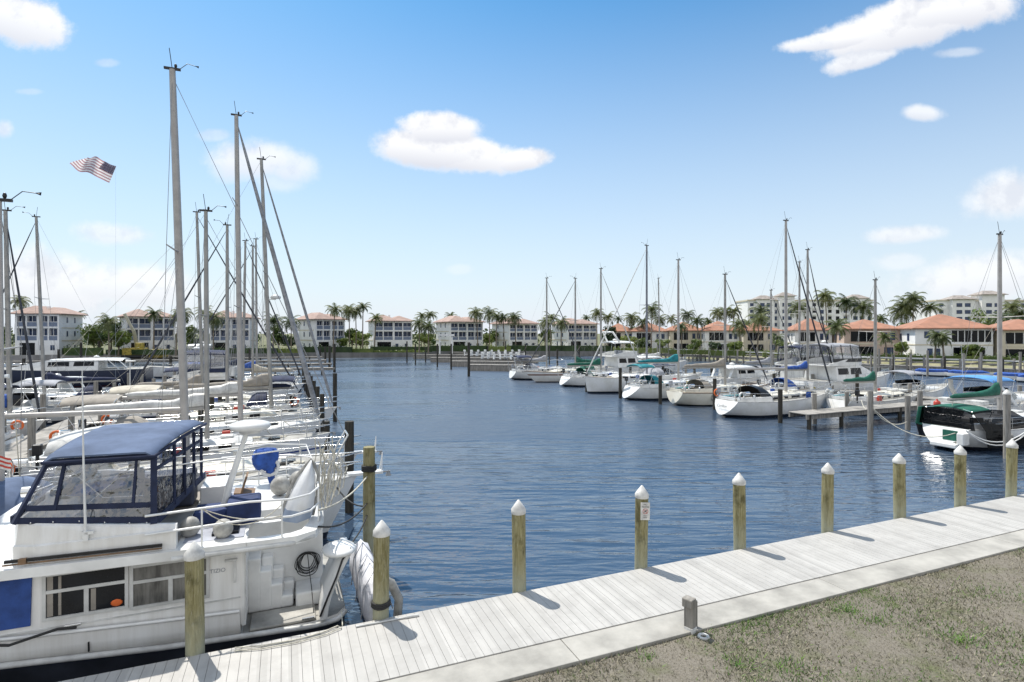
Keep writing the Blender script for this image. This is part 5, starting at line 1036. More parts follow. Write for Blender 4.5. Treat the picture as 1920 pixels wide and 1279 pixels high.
    powerboat('white express boat with dark canvas west of the left dock', -24, 43.0, True, L=9.5, B=3.3, fb=1.1, kind='express', top=NAVY, seed=3, group=g2)
    powerboat('white centre console with grey canvas west of the left dock', -22, 47.5, True, L=8.5, B=2.9, fb=1.0, kind='canvas', top=GREYC, seed=1, group=g2)
    sailboat('white sloop under the lone mast left of the flag with crossing dark stays', -22.3, 52.3, True, L=11.5, B=3.6, mast=.53, top=14.9, rake=-.5, canvas=NAVY, stay='dark', seed=14, group=g2)
    powerboat('white sedan cruiser with dark windows in the west slips', -24.5, 57.0, True, L=10, B=3.5, kind='sedan', seed=0, group=g2)
    powerboat('long dark blue motor yacht with raked white deckhouse pointing left', -33, 78, True, L=18, B=4.8, fb=1.9, kind='sedan', hull=H_NAVY, seed=0, cat='yacht', name='motor_yacht')
    powerboat('white tall flybridge boat beyond the dark blue motor yacht', -17.5, 88, True, L=10, B=3.8, kind='flybridge', seed=0, encl=GREYC)
    powerboat('white cuddy boat with grey canvas beside the west walkway', -12.6, 31.8, L=8, B=2.8, fb=1.0, kind='canvas', top=GREYC, seed=1, group=g2)
    powerboat('dark canopied runabout tied behind the beige awning sloop', -12.5, 26.5, L=7.5, B=2.7, fb=.95, kind='canvas', top=NAVY, seed=1, group=g2)
    # fixed docks
    def pier(label, a, b, w, z=.95, posts=True, name='dock'):
        a, b = Vector(a), Vector(b); d = (b - a).normalized(); L = (b - a).length; sd = Vector((-d.y, d.x, 0))
        t = thing(name, label, 'dock', (a.x, a.y, 0), atan2(d.y, d.x))
        part('planking', PLANK, t, lambda m: [m.bb(i * .3, min(L, i * .3 + .285), -w / 2, w / 2, z - .05, z) for i in range(int(L / .3))] if L < 30 else m.bb(0, L, -w / 2, w / 2, z - .06, z))
        for s in (-1, 1): part('beam', WOODG, t, lambda m: m.bb(0, L, s * (w / 2 - .12), s * (w / 2 - .12) + .1, z - .35, z - .06))
        if posts:
            for i in range(int(L / 3.2) + 1): part('support_post', WOODD, t, lambda m: [m.tube([(i * 3.2 + .2, s * (w / 2 - .15), -2), (i * 3.2 + .2, s * (w / 2 - .15), z - .02)], .12, 7) for s in (-1,)])
        return t
    pier('long main walkway between the two rows of left boats', G(-11.2, 14), G(-11.2, 92), 1.8)
    for i, v in enumerate((19.7, 29.3, 38.8, 48.2, 57.3, 66.4)): pier(['narrow finger pier behind the trawler', 'narrow finger pier beside the black bow piling', 'third finger pier among the left sailboats', 'fourth finger pier among the left sailboats', 'fifth finger pier toward the far left docks', 'last finger pier toward the far left docks'][i], G(-10.3, v), G(-4.5, v), .8)
    t = thing('ensign', 'small red and white striped flag at the left frame edge beside the ketch', 'flag', (-12.05, 12.94, 1.6), .5)
    part('staff', RAILW, t, lambda m: m.tube([(0, 0, 0), (-.05, 0, 1.75)], .012, 5))
    for k in range(6): part('stripe', RED if k % 2 == 0 else CAPW, t, lambda m: m.sheet([[(-.02 + .05 * i, .03 * sin(i * 1.3), 1.68 - q - .02 * i) for i in range(6)] for q in (k * .05, k * .05 + .05)], 0))
    # pilings at the bows of the left slips
    bl = [(692, 838, 1062, 'greenish piling with black rope, in front of the pulpit platforms', WOODP), (655, 790, 960, 'thick black piling left of the greenish roped piling', WOODD), (613, 790, 868, 'black piling before the bow of the blue striped sloop', WOODD), (628, 700, 790, 'dark piling at the foot of the long furled jib', WOODD)]
    for px, ty, by, lb, m in bl:
        p = onz(px, by, 0); dark_piling(lb, p.x, p.y, CZ - (ty - HZ) / F * p.y, .155 if by > 900 else .14, m, rope=(px == 692), group=None)
    rest = [(v, 2.0) for v in (33.8, 38.6, 43.4, 48.2, 52.8, 57.4, 62.0, 66.6, 71)]
    for i, (v, u) in enumerate(rest):
        p = G(u, v); dark_piling(f'dark bow piling, {ORD[i]} beyond the long furled jib along the channel edge', p.x, p.y, 2.6, .13)
    k = 0
    for v in (19.7, 24.6, 29.3, 34, 38.8, 43.5, 48.2, 52.8, 57.3, 62):
        for u in (-4.2, -9.9, -12.6):
            p = G(u, v); row = {-4.2: 'middle', -9.9: 'inner', -12.6: 'west'}[u]
            dark_piling(f'weathered piling of the {row} row, {ORD[[19.7, 24.6, 29.3, 34, 38.8, 43.5, 48.2, 52.8, 57.3, 62].index(v)]} from the near boardwalk among the left boats', p.x, p.y, 2.4 + .3 * sin(k), .14, WOODG if k % 3 else WOODD, 'pilings among the left boats'); k += 1
    # mooring lines near the bows
    rr = random.Random(9)
    for i, (v, pv) in enumerate(((17.4, 14.87), (22, 19.6), (27.1, 27.8), (31.3, 33.8), (36.2, 33.8), (17.4, 19.6), (36.2, 38.6))):
        a = G(1.3, v, 1.75); b = G(2.0, pv, 1.6); m = MB(); m.tube(arc(a, b, .25), .022, 5); 
        tag(m.build('mooring_line', ROPE if i % 2 else ROPED), ['dark', 'pale'][i % 2] + ' bow line, ' + ['ketch to greenish roped piling', 'awning sloop to thick black piling', 'blue striped sloop to its black bow piling', 'furled jib sloop to first far piling', 'radar cutter to first far piling', 'ketch to thick black piling', 'radar cutter to second far piling'][i], 'rope')
    for i in range(12):   # bunched dock lines hanging at the cutter's bow
        v = 29 + .8 * i; a = G(rr.uniform(-2.5, 1), v, rr.uniform(1.4, 1.9)); b = G(rr.uniform(0, 2.0), v + rr.uniform(-1.5, 1.5), rr.uniform(1.0, 2.0)); m = MB(); m.tube(arc(a, b, rr.uniform(.2, .6)), .02, 5)
        tag(m.build('dock_line', ROPE), 'pale slack dock line looped among the left bow rails and pilings', 'rope', 'slack lines at the left bows')
    # far-left floating docks, excavator barge
    for i, (px0, px1, py) in enumerate(((380, 627, 689), (380, 622, 681), (385, 612, 674.5), (390, 605, 668.5), (395, 600, 663))):
        a, b = onz(px0, py + 3, 1.0), onz(px1, py, 1.0); pier(f'low dock in the far left basin, {ORD[i]} from the front', a, b, 1.5, 1.0)
    for i, (px0, px1, py) in enumerate(((-60, 150, 676), (20, 110, 683), (150, 350, 668), (250, 420, 673))):
        a, b = onz(px0, py + 2, 1.0), onz(px1, py, 1.0); pier(['low dock behind the leftmost masts', 'short dock end behind the leftmost masts', 'low dock beyond the dark blue motor yacht', 'low dock in front of the excavator'][i], a, b, 1.6, 1.0)
    for i, (px, ty, py) in enumerate(((627, 645, 698), (618, 648, 690), (610, 650, 682), (600, 652, 675), (455, 655, 690), (468, 655, 684), (152, 642, 690), (185, 640, 680), (320, 668, 705), (45, 672, 720), (110, 655, 690))):
        p = onz(px, py, 0); dark_piling(['tall dark piling at the end of the far left docks', 'second dark piling from the dock end', 'third dark piling from the dock end', 'fourth dark piling from the dock end', 'dark piling between the two central masts', 'dark piling right of the second tall mast', 'dark piling left of the big green trees', 'dark piling under the big green trees', 'short dark piling before the excavator', 'dark piling in open water at the left', 'dark piling at the left dock end'][i], p.x, p.y, CZ - (ty - HZ) / F * p.y, .2, group='dark pilings of the far docks')
    p = aty(250, 655, 118); ex = thing('excavator', 'yellow excavator with raised pale arm on a barge by the far seawall', 'excavator', (p.x, p.y, 0), .2)
    part('barge', WOODD, ex, lambda m: m.bb(-5, 8, -3, 3, -.3, .8)); part('body', YELLOW, ex, lambda m: m.bb(-1.6, 2.4, -1.4, 1.4, 1.4, 2.9), .15); part('track', BLACK, ex, lambda m: [m.bb(-1.8, 2.6, s * 1.3 - .3, s * 1.3 + .3, .8, 1.4) for s in (-1, 1)], .2); part('cab', YELLOW, ex, lambda m: m.bb(.8, 2.2, -1.2, 0, 2.85, 4.0), .1)
    part('boom', mat('excavator_boom_pale', (.45, .42, .3), .6), ex, lambda m: m.bar((.6, .5, 2.4), (-.1, .5, 6.6), .5, .6)); part('stick', mat('excavator_stick_pale', (.5, .47, .36), .6), ex, lambda m: m.bar((-.1, .5, 6.4), (-1.9, .5, 10.2), .4, .5)); part('counterweight', YELLOW, ex, lambda m: m.bb(3.4, 6.4, -1.2, 1.2, .8, 2.6), .2)
    # flag
    c = aty(175, 317, 62); pole = thing('flag', 'united states flag flying high above the left boats on a slim pole', 'flag', (aty(216, 320, 62).x, 62, 0), 0)
    k = 62 / F; X0 = aty(216, 320, 62)
    def fl(i, j):   # i along the fly (0 hoist .. 1), j down (0 top .. 1)
        hx, hy = lerp(218, 205, j), lerp(312, 343, j); fx, fy = lerp(165, 130, j), lerp(290, 309, j)
        px, py = lerp(hx, fx, i), lerp(hy, fy, i) + 4.0 * sin(i * 8 + j * 1.8) * i + 2 * sin(i * 15 + j * 3) * i; p = aty(px, py, 62 + .8 * sin(i * 8 + j * 2.4) * (.3 + i)); return (p.x - X0.x, p.y - 62, p.z)
    n = 26
    for nm, mt_, js in (('red_stripes', clothmat('flag_red', (.5, .3, .32)), range(0, 26, 4)), ('white_stripes', clothmat('flag_white', (.88, .87, .86)), range(2, 26, 4))):
        m = MB()
        for j in js:
            st = 0
            m.sheet([[fl(i / n, q) for i in range(st, n + 1)] for q in (j / 26, (j + 1) / 26, (j + 2) / 26)], 0)
        m.build(nm, mt_, pole)
    def cn(i, j, off=-.05): a = Vector(fl(i, j)); return (a.x, a.y + off, a.z)
    part('canton', clothmat('flag_blue', (.2, .19, .27)), pole, lambda m: m.sheet([[cn(i / 10 * .4, q) for i in range(11)] for q in (0, .25, .5)], 0))
    part('stars', CAPW, pole, lambda m: [m.ell(cn(.03 + .068 * a, .04 + .1 * b_, -.08), (.035, .01, .035), 6, 4) for a in range(6) for b_ in range(5)])
    part('pole', mat('pole_pale_sky_grey', (.6, .66, .72), .4), pole, lambda m: m.tube([(.05, .0, 0), (.05, 0, fl(0, 0)[2] + .1)], [.009, .006], 5))
def right_marina():
    g = 'boats in the right slips'
    sailboat('white sloop farthest up the channel on the right row', 38.5, 67, L=11.3, B=3.6, mast=.48, top=13.5, rake=.0, canvas=GREYC, stay='dark', seed=21, group=g, extras=('davit',), bim=NAVY, name='sailboat')
    sailboat('teak banded clipper bowed ketch with green canvas, bow toward the channel', 27.2, 62.3, True, L=12, B=3.7, mast=.4, top=13.1, rake=0, canvas=GREEN, stay='dark', seed=22, hull=H_WOOD, wood=True, over=1.8, group=g, dod=GREEN)
    sailboat('white sloop with dark green boom cover and wheel at its stern', 40.5, 56.3, L=11.5, B=3.6, mast=.48, top=13.7, rake=0, canvas=GREEN, stay='white', seed=23, group=g, extras=('davit',), rev=.9)
    sailboat('white flush decked sloop with plumb bow toward the channel', 28.0, 48.8, True, L=12, B=3.8, fb=1.35, mast=.37, top=15.4, rake=0, canvas=None, stay='white', seed=24, group=g, over=.4, hull=H_WHITE, cover=False, mastmat=mat('mast_grey', (.2, .21, .24), .5))
    sailboat('white sloop with teal bimini and teal boom cover', 40.0, 42.8, L=11.5, B=3.7, fb=1.15, mast=.55, top=13.1, rake=0, canvas=TEAL, stay='wire', seed=25, bim=TEAL, group=g, rev=1.1, hull=H_WHITE, boomz=3.3, mastmat=ALUW)
    sailboat('cream ketch with taupe sail cover and bare cockpit', 41.3, 38.0, L=11, B=3.5, fb=1.1, mast=.52, top=11.3, rake=0, canvas=TAUPE, stay='dark', seed=26, group=g, hull=H_CREAM, wood=True, rev=.2, over=1.4, boomz=3.1)
    t, h = sailboat('white double cabin sloop with its name lettered on the rounded stern', 41.0, 31.4, L=11.8, B=3.7, fb=1.15, mast=.56, top=14.8, rake=0, canvas=None, stay='dark', seed=27, group=g, hull=H_WHITE, rev=.7, boomz=3.4, extras=('ring',), cover=False, mastmat=ALUW, dod=BLACK)
    text_mesh('Carillon', .3, BLACK, 'lettering', t, Matrix.Translation((.32, 0, .8)) @ Matrix.Rotation(-pi / 2, 4, 'Z') @ Matrix.Rotation(pi / 2 - .42, 4, 'X') @ Matrix.Translation((0, 0, .06)))
    t, h = sailboat('sailboat with green bimini and black mesh side curtains nearest the boardwalk', 43.3, 18.4, L=11.5, B=3.7, fb=1.1, mast=.49, top=11.7, rake=0, canvas=GREEN, stay='wire', seed=28, group=g, hull=H_WHITE, boomz=2.55, mastmat=ALUW, dod=None, rev=.7, bim=GREEN, bimz=1.0, junk=False)
    zc = h.sheer(.15); w = h.hb(.15)
    part('mesh_curtain', MESHC, t, lambda m: [m.sheet([[(1.3, sd * (w * 1.04 + .05), .25), (3, sd * (w * 1.1 + .08), .2), (5.6, sd * (w * 1.2 + .1), .25)], [(1.0, sd * (w * 1.08 + .05), zc), (3, sd * (w * 1.12 + .05), zc), (5.6, sd * (w * 1.2 + .05), zc)], [(.8, sd * w * .8, zc + .95), (2.4, sd * w * .82, zc + 1.0), (4.6, sd * w * .7, zc + .8)]]) for sd in (-1, 1)] + [m.sheet([[(.75, -w * .9, zc), (.75, 0, zc - .1), (.75, w * .9, zc)], [(.75, -w * .8, zc + .95), (.75, 0, zc + 1.0), (.75, w * .8, zc + .95)]])])
    part('curtain_trim', GREEN, t, lambda m: [m.bar((.74, w * .9, zc), (.74, w * .8, zc + .95), .5, .05), m.bar((.74, -w * .1, zc), (.74, w * .9, zc), .06, .1)]); part('transom_panel', GREEN, t, lambda m: m.bb(.3, .42, -.75, -.1, .55, 1.05))
    part('boarding_step', W, t, lambda m: [m.bb(-.1, .5, -.95, .3, .2, .42), m.bb(.1, .6, -1.2, -.85, .38, 1.0)], .05)
    powerboat('white sportfishing yacht with tall flybridge and radar arch', 49.5, 63.5, L=13, B=4.4, fb=1.6, kind='sportfish', group=g, cat='yacht', name='motor_yacht')
    powerboat('white low sedan boat with black framed windows behind the sailboats', 55.5, 66.5, L=11, B=3.8, fb=1.5, kind='sedan', group=g)
    powerboat('white flybridge yacht with grey clear enclosure and dark windows', 57, 37.3, L=13.5, B=4.4, fb=1.7, kind='flybridge', top=GREYC, encl=BLACK, group=g, cat='yacht', name='motor_yacht')
    powerboat('white express cruiser with sky blue bimini beside the dock end', 52, 22.8, L=10.5, B=3.7, fb=1.35, kind='express', top=LBLUE, group=g)
    powerboat('small white boat with slate blue canopy behind the teal sloop', 44.5, 50.5, L=8.5, B=3.0, fb=1.1, kind='canvas', top=SLATE, group=g, seed=0)
    powerboat('white hardtop cruiser left of the bright blue cover', 52, 46.5, L=10, B=3.6, fb=1.3, kind='sedan', group=g)
    sailboat('sailboat with dark green boom cover right of the grey flybridge yacht', 49, 29.4, L=10.5, B=3.4, fb=1.0, mast=.44, top=10.3, rake=0, canvas=GREEN, stay='wire', seed=29, group=g, boomz=2.3, dod=None)
    sailboat('distant white sloop with tall thin mast left of the teal cover', 62, 74, L=11, B=3.5, mast=.5, top=15.0, rake=.3, canvas=None, stay='wire', seed=30, group=g)
    sailboat('white sloop with bright blue boom cover behind the lettered stern', 48.5, 36.8, L=9.5, B=3.2, mast=.6, top=13.8, rake=0, canvas=BLUE, stay='dark', seed=31, group=g, boomz=2.75)
    sailboat('white sloop whose thin mast stands beside the tallest right mast', 60, 45.2, L=11, B=3.5, mast=.42, top=14.1, rake=0, canvas=NAVY, stay='dark', seed=32, group=g)
    sailboat('white sloop with grey boom cover behind the hardtop cruiser', 62, 52, L=10.5, B=3.4, mast=.5, top=11.5, rake=0, canvas=GREYC, stay='dark', seed=33, group=g)
    powerboat('white flybridge boat with navy top behind the cream ketch', 56, 41.5, L=10.5, B=3.6, fb=1.4, kind='flybridge', top=NAVY, group=g, encl=NAVY)
    powerboat('small white runabout with grey canvas beyond the finger dock', 56, 31.5, L=8, B=2.9, fb=1.0, kind='canvas', top=GREYC, seed=1, group=g)
    for i in range(13):
        p = G(47.3 - .1 * i, 16 + 4.4 * i); dark_piling(f'piling along the walkway behind the right boats, {ORD[i]} from the near end', p.x, p.y, 2.2 + .3 * sin(i * 1.9), .15, WOODG if i % 2 else WOODD, group='pilings along the right walkway')
    # dock between the lettered sloop and the mesh covered boat
    def pier(label, a, b, w, z=1.0):
        a, b = Vector(a), Vector(b); d = (b - a).normalized(); L = (b - a).length
        t = thing('dock', label, 'dock', (a.x, a.y, 0), atan2(d.y, d.x))
        part('planking', PLANK, t, lambda m: [m.bb(i * .3, i * .3 + .288, -w / 2, w / 2, z - .05, z) for i in range(int(L / .3))])
        for s in (-1, 1): part('beam', WOODG, t, lambda m: m.bb(0, L, s * (w / 2 - .12), s * (w / 2 - .12) + .1, z - .35, z - .06))
        for i in range(int(L / 3) + 1): part('support_post', WOODD, t, lambda m: m.tube([(i * 3 + .3, -w / 2 + .2, -2), (i * 3 + .3, -w / 2 + .2, z - .02)], .13, 7))
    pier('wooden finger dock right of the lettered sloop', G(30.5, 25.8), G(48, 26.1), 1.5)
    pier('main walkway behind the right row of boats', G(48.8, 12), G(42.5, 78), 1.8)
    pier('narrow finger pier between the cream ketch and teal sloop', G(38, 40.4), G(46.8, 40.4), .8); pier('narrow finger pier beside the flush decked sloop', G(37, 52.5), G(45.4, 52.5), .8)
    rp = [(1163, 690, 747, 'dark piling at the stern of the teal sloop'), (1238, 704, 758, 'dark piling between the teal sloop and the cream ketch'), (1340, 710, 768, 'dark piling in front of the cream ketch'), (1463, 730, 793, 'piling in front of the lettered sloop'), (1527, 738, 795, 'piling at the head of the finger dock'), (1588, 735, 778, 'piling halfway along the finger dock'), (1632, 733, 826, 'grey piling standing alone left of the mesh covered boat'), (1702, 742, 806, 'piling left of the red fuel can piling'), (1757, 772, 800, 'short piling carrying the red can'), (1725, 733, 800, 'piling with the mooring lines left of the mesh covered boat'), (1560, 722, 760, 'short piling on the far side of the finger dock'), (1604, 702, 745, 'tall grey piling right of the flybridge yacht'), (1655, 735, 770, 'piling behind the finger dock'), (1682, 733, 768, 'second piling behind the finger dock'), (1888, 738, 860, 'pale topped piling beside the mesh covered boat'), (1912, 722, 770, 'thin piling at the right frame edge'), (1302, 690, 725, 'dark piling behind the cream ketch'), (1100, 690, 735, 'dark piling at the plumb bow'), (1182, 688, 720, 'dark piling behind the teal bimini'), (1045, 655, 700, 'dark piling beside the twin masts'), (1441, 733, 752, 'piling behind the lettered sloop'), (1455, 733, 756, 'second piling behind the lettered sloop')]
    for px, ty, by, lb in rp:
        p = onz(px, by, 0); dark_piling(lb, p.x, p.y, CZ - (ty - HZ) / F * p.y, .15, WOODG if px > 1500 else WOODD, cap=CAPW if px == 1888 else None, group='bare pilings among the right boats')
    p = onz(1757, 800, 0); zt = CZ - (772 - HZ) / F * p.y; tag(MB().lathe([(.18, 0), (.2, .05), (.2, .62), (.16, .68), (.07, .74), (.06, .82)], (0, 0, 0), 12).build('fuel_can', RED, None, (p.x, p.y, zt)), 'red can standing on a short piling by the express cruiser stern', 'can')
    a = onz(1632, 826, 0); a.z = 2.0
    for i, (q, sg) in enumerate((((31.2, 17.2, 1.1), .8), ((31.3, 19.6, 1.3), .5), ((36, 25.5, 1.6), .4))):
        m = MB(); m.tube(arc(a, G(*q), sg, 12), .022, 5); tag(m.build('mooring_line', ROPE), ['low slack line', 'upper slack line', 'line to the finger dock'][i] + ' from the grey piling standing alone', 'rope')
    m = MB(); m.tube(arc(G(31.3, 16.8, 1.3), G(35.0, 15.6, 1.7), .8, 12), .03, 5); m.tube(arc(G(31.3, 16.8, 1.3), G(35.0, 15.6, 1.65), .95, 12), .03, 5); tag(m.build('mooring_line', RAILW), 'thick white double line drooping before the black mesh curtain', 'rope')
def far_shore():
    ids = []
    for (x0, x1, Y, a, w, d, yt), lb in zip(CONDOS, CONDO_LAB):
        p = aty(x0, HZ, Y); hp = CZ - (yt - HZ) / F * Y - 1.45; condo(lb, p, radians(a), w, d, hp)
    for i, (x0, x1, Y, yr, ye, m_, st) in enumerate(HOUSES):
        p = aty(x0, HZ, Y); q = aty(x1, HZ, Y); a = radians(-8 if i < 5 else -18 if i < 8 else -24); w = (q.x - p.x) / (cos(a) - (sx(x1)) * sin(a)) ; house(HOUSE_LAB[i], p, a, w, 11, CZ - (ye - HZ) / F * Y, CZ - (yr - HZ) / F * Y, m_, st)
    hotel('large white hotel block with grey towers behind the middle palms', 1402, 1636, 300, 556, 6, ((.06, .14, .93), (.24, .12, 1.0), (.8, .14, .95)))
    hotel('large white hotel block with a domed tower at the right edge', 1756, 2080, 255, 556, 6, ((.07, .13, .93), (.24, .13, 1.03), (.7, .1, .95)))
    palm_protos()
    PL = [(625, 580, 128, 0), (655, 583, 132, 1), (668, 583, 134, 0), (680, 575, 133, 2), (702, 596, 136, 2), (786, 607, 130, 1), (803, 613, 128, 1), (790, 592, 165, 2), (806, 590, 168, 0), (846, 592, 175, 2), (896, 587, 148, 1), (918, 588, 149, 3), (930, 594, 146, 0), (945, 596, 147, 2), (967, 595, 145, 1), (1022, 606, 142, 1), (1033, 596, 150, 0), (1052, 606, 146, 3), (1102, 596, 185, 2), (1119, 587, 160, 1), (1140, 595, 158, 0), (1160, 598, 170, 2), (1183, 596, 150, 1), (1205, 603, 146, 0), (1221, 581, 140, 3), (1238, 599, 155, 1), (1262, 598, 152, 2), (1288, 590, 150, 1), (1310, 602, 138, 0), (1328, 604, 150, 2), (1343, 587, 145, 1), (1360, 586, 146, 3), (1376, 584, 144, 0), (1388, 610, 128, 1), (1428, 582, 150, 3), (1492, 577, 140, 3), (1551, 556, 128, 1), (1586, 566, 132, 0), (1620, 576, 130, 3), (1650, 598, 150, 2), (1690, 585, 125, 3), (1712, 560, 122, 1), (1702, 574, 124, 3), (1744, 577, 120, 0), (1566, 612, 105, 2), (1752, 630, 88, 4), (1770, 634, 87, 2), (1662, 632, 92, 2), (1455, 634, 115, 4), (1878, 598, 120, 1), (1900, 576, 130, 3), (1915, 590, 128, 0), (512, 602, 124, 3), (546, 604, 130, 1), (288, 588, 120, 0), (346, 588, 118, 1), (382, 588, 124, 3), (400, 596, 120, 1), (330, 596, 116, 0), (474, 598, 140, 2), (205, 604, 112, 3), (40, 565, 120, 1), (150, 590, 140, 2), (1278, 612, 132, 4), (1420, 600, 120, 1)]
    PL.sort()
    near = [(int((c[0] + c[1]) / 2), n) for c, n in zip(CONDOS, ['leftmost condo', 'condo behind the excavator', 'condo behind the tall masts', 'condo beside the furled stay', 'condo over the channel', 'beige sided condo', 'condo behind the boat lifts', 'last condo'])] + [(int((c[0] + c[1]) / 2), n) for c, n in zip(HOUSES, ['first beige house', 'house behind the sportfishing yacht', 'cream house', 'dark balcony house', 'long roofed beige house', 'arched balcony house', 'pink house', 'six window house', 'edge house'])]
    cnt = {}
    for i, (x, y, Y, k) in enumerate(PL):
        c = min(near, key=lambda q: abs(q[0] - x)); side = 'left of' if x < c[0] - 14 else 'right of' if x > c[0] + 14 else 'before'
        key = (c[1], side); n = cnt.get(key, 0); cnt[key] = n + 1
        p = aty(x, y, Y); H = p.z - 1.4; sz = 'tall' if H > 8.5 else 'medium' if H > 5 else 'short'
        lb = f'{sz} palm {side} the {c[1]}' + (f', {ORD[n]} from the left' if n else '')
        palm(lb, p.x, p.y, 1.4, H, (.95 + .25 * R.random()) * (1.0 if H > 5 else .8) * (1.15 if x > 1400 else 1), k, R.uniform(-.5, .5))
    T = [(188, 640, 122, 7.5, 4.0, LEAFM), (208, 640, 118, 8, 3.5, LEAFD), (176, 650, 125, 6, 3, LEAFM), (222, 650, 116, 5.5, 2.8, LEAFL), (362, 640, 130, 6.5, 3, LEAFM), (522, 640, 135, 6.5, 3.2, LEAFM), (540, 645, 134, 4.5, 2.6, LEAFD), (660, 640, 142, 6.5, 3.2, LEAFM), (676, 645, 140, 5, 2.8, LEAFL), (645, 648, 140, 4, 2.2, LEAFL), (795, 645, 152, 5.5, 3, LEAFL), (922, 645, 165, 6, 3, LEAFM), (912, 650, 160, 4.5, 2.6, LEAFL), (1025, 645, 165, 6, 2.8, LEAFM), (1140, 645, 140, 7, 3.2, LEAFD), (1180, 650, 135, 4, 2.6, LEAFL), (1205, 650, 132, 3.6, 2.4, LEAFM), (1240, 652, 130, 3.4, 2.4, LEAFL), (1300, 652, 122, 3.4, 2.2, LEAFM), (1335, 655, 118, 2.8, 2.0, LEAFD), (1375, 655, 116, 3, 2.2, LEAFL), (1470, 655, 110, 3.2, 2.2, LEAFM), (1530, 620, 140, 8, 3, LEAFM), (1400, 610, 160, 9, 3.6, LEAFD), (1700, 640, 112, 7, 3, LEAFM), (1850, 610, 130, 10, 4, LEAFL), (1880, 640, 100, 6, 3.2, LEAFM), (1830, 655, 94, 3, 2.2, LEAFM), (1905, 620, 118, 8, 3.4, LEAFD), (1512, 645, 118, 5, 2.2, LEAFD), (1690, 655, 100, 3, 1.8, LEAFL), (60, 655, 118, 3, 2, LEAFM), (0, 640, 130, 7, 3, LEAFM)]
    cnt = {}
    for i, (x, y, Y, H, r_, m_) in enumerate(sorted(T, key=lambda q: q[0])):
        c = min(near, key=lambda q: abs(q[0] - x)); side = 'left of' if x < c[0] else 'right of'; X = sx(x) * Y
        hue = {id(LEAFD): 'dark green', id(LEAFM): 'mid green', id(LEAFL): 'yellow green'}[id(m_)]; key = (hue, c[1], side); n = cnt.get(key, 0); cnt[key] = n + 1
        tree(f'{hue} leafy tree {side} the {c[1]}' + (f', {ORD[n]} from the left' if n else ''), X, Y, 1.4, H, r_, m_, int(500 + 140 * r_), i)
    m = MB(); rw = random.Random(77); lumps = []; m.off = Vector((0, 205, 1.4))
    for k in range(150):
        x = lerp(-230, 300, k / 149) + rw.uniform(-2, 2); hh = rw.uniform(2.5, 6.5) * (1 if rw.random() < .8 else 1.4); lumps.append(((x, 205 + rw.uniform(-14, 14), 1.4 + hh * .5), (rw.uniform(2, 4), 3, hh * .55)))
    leafcloud(m, lumps, 9000, .75, rw); tag(m.build('far_woods', LEAFD, None, m.off), 'distant band of dark trees behind the condos and houses', 'woods', kind='stuff')
    H_ = [(-80, 150, 118, 2.2, LEAFD, 'dark clipped hedge before the leftmost condo'), (122, 192, 112, 2.6, LEAFM, 'bright green hedge left of the big green trees'), (200, 335, 117, 1.8, LEAFD, 'dark hedge before the condo behind the excavator'), (335, 520, 124, 2.0, LEAFD, 'dark hedge behind the tall left masts'), (520, 565, 128, 1.6, LEAFL, 'yellow green shrubs at the far landing'), (560, 660, 130, 2.2, LEAFD, 'dark hedge before the condo beside the furled stay'), (655, 700, 131, 1.5, LEAFL, 'yellow green shrubs under the three tall palms'), (695, 810, 134, 2.1, LEAFD, 'dark hedge before the condo over the channel'), (806, 915, 139, 2.3, LEAFD, 'dark hedge before the beige sided condo'), (912, 958, 139, 2.0, LEAFL, 'yellow green shrubs behind the boat lifts'), (950, 1060, 140, 2.3, LEAFD, 'dark hedge before the condo behind the boat lifts'), (1055, 1150, 139, 2.3, LEAFD, 'dark hedge before the last condo'),
         (1150, 1260, 128, 1.8, LEAFL, 'light green shrubs before the first beige house'), (1255, 1330, 121, 1.6, LEAFM, 'mid green shrubs before the cream house'), (1330, 1430, 113, 1.7, LEAFM, 'mid green shrubs before the dark balcony house'), (1430, 1570, 106, 1.5, LEAFL, 'bright hedge before the arched balcony house'), (1580, 1690, 101, 1.2, LEAFM, 'low shrubs before the pink house'), (1700, 1850, 93, 1.4, LEAFM, 'clipped hedge before the six window house'), (1850, 1990, 88, 1.4, LEAFM, 'clipped hedge before the edge house'), (700, 800, 132.4, .7, LEAFL, 'low flower bed on the seawall edge')]
    for i, (x0, x1, Y, h_, m_, lb) in enumerate(H_): hedge(lb, (sx(x0) * Y, Y, 1.4), (sx(x1) * Y, Y - (3 if x0 > 1150 else 0), 1.4), h_, .8, m_, i, 22)
    # right boardwalk with railings
    pts = [onz(1165, 660.5, 1.25), onz(1350, 666.5, 1.25), onz(1640, 683, 1.25), onz(1910, 692, 1.25), onz(2300, 715, 1.25)]
    for k, (a, b) in enumerate(zip(pts, pts[1:])):
        d = (b - a).normalized(); L = (b - a).length
        t = thing('shore_boardwalk', ['railed boardwalk section below the sportfishing yacht houses', 'railed boardwalk section below the hotel and arched house', 'railed boardwalk section below the pink and six window houses', 'railed boardwalk section at the right frame edge'][k], 'boardwalk', (a.x, a.y, 0), atan2(d.y, d.x), 'railed boardwalk along the right shore')
        part('planking', PLANK, t, lambda m: m.bb(0, L - .02, -1, 1, 1.15, 1.25)); part('beam', WOODG, t, lambda m: m.bb(0, L - .02, -.95, -.8, .75, 1.147))
        n = int(L / 1.9)
        for i in range(n + 1): part('post', WOODG, t, lambda m: [m.bb(L * i / n, L * i / n + .24, -1.02, -.8, -2, 2.42 + .25 * (i % 3 == 0))]); part('post', WOODG, t, lambda m: [m.bb(L * i / n, L * i / n + .24, .8, 1.02, -2, 2.42 + .25 * (i % 3 == 1))])
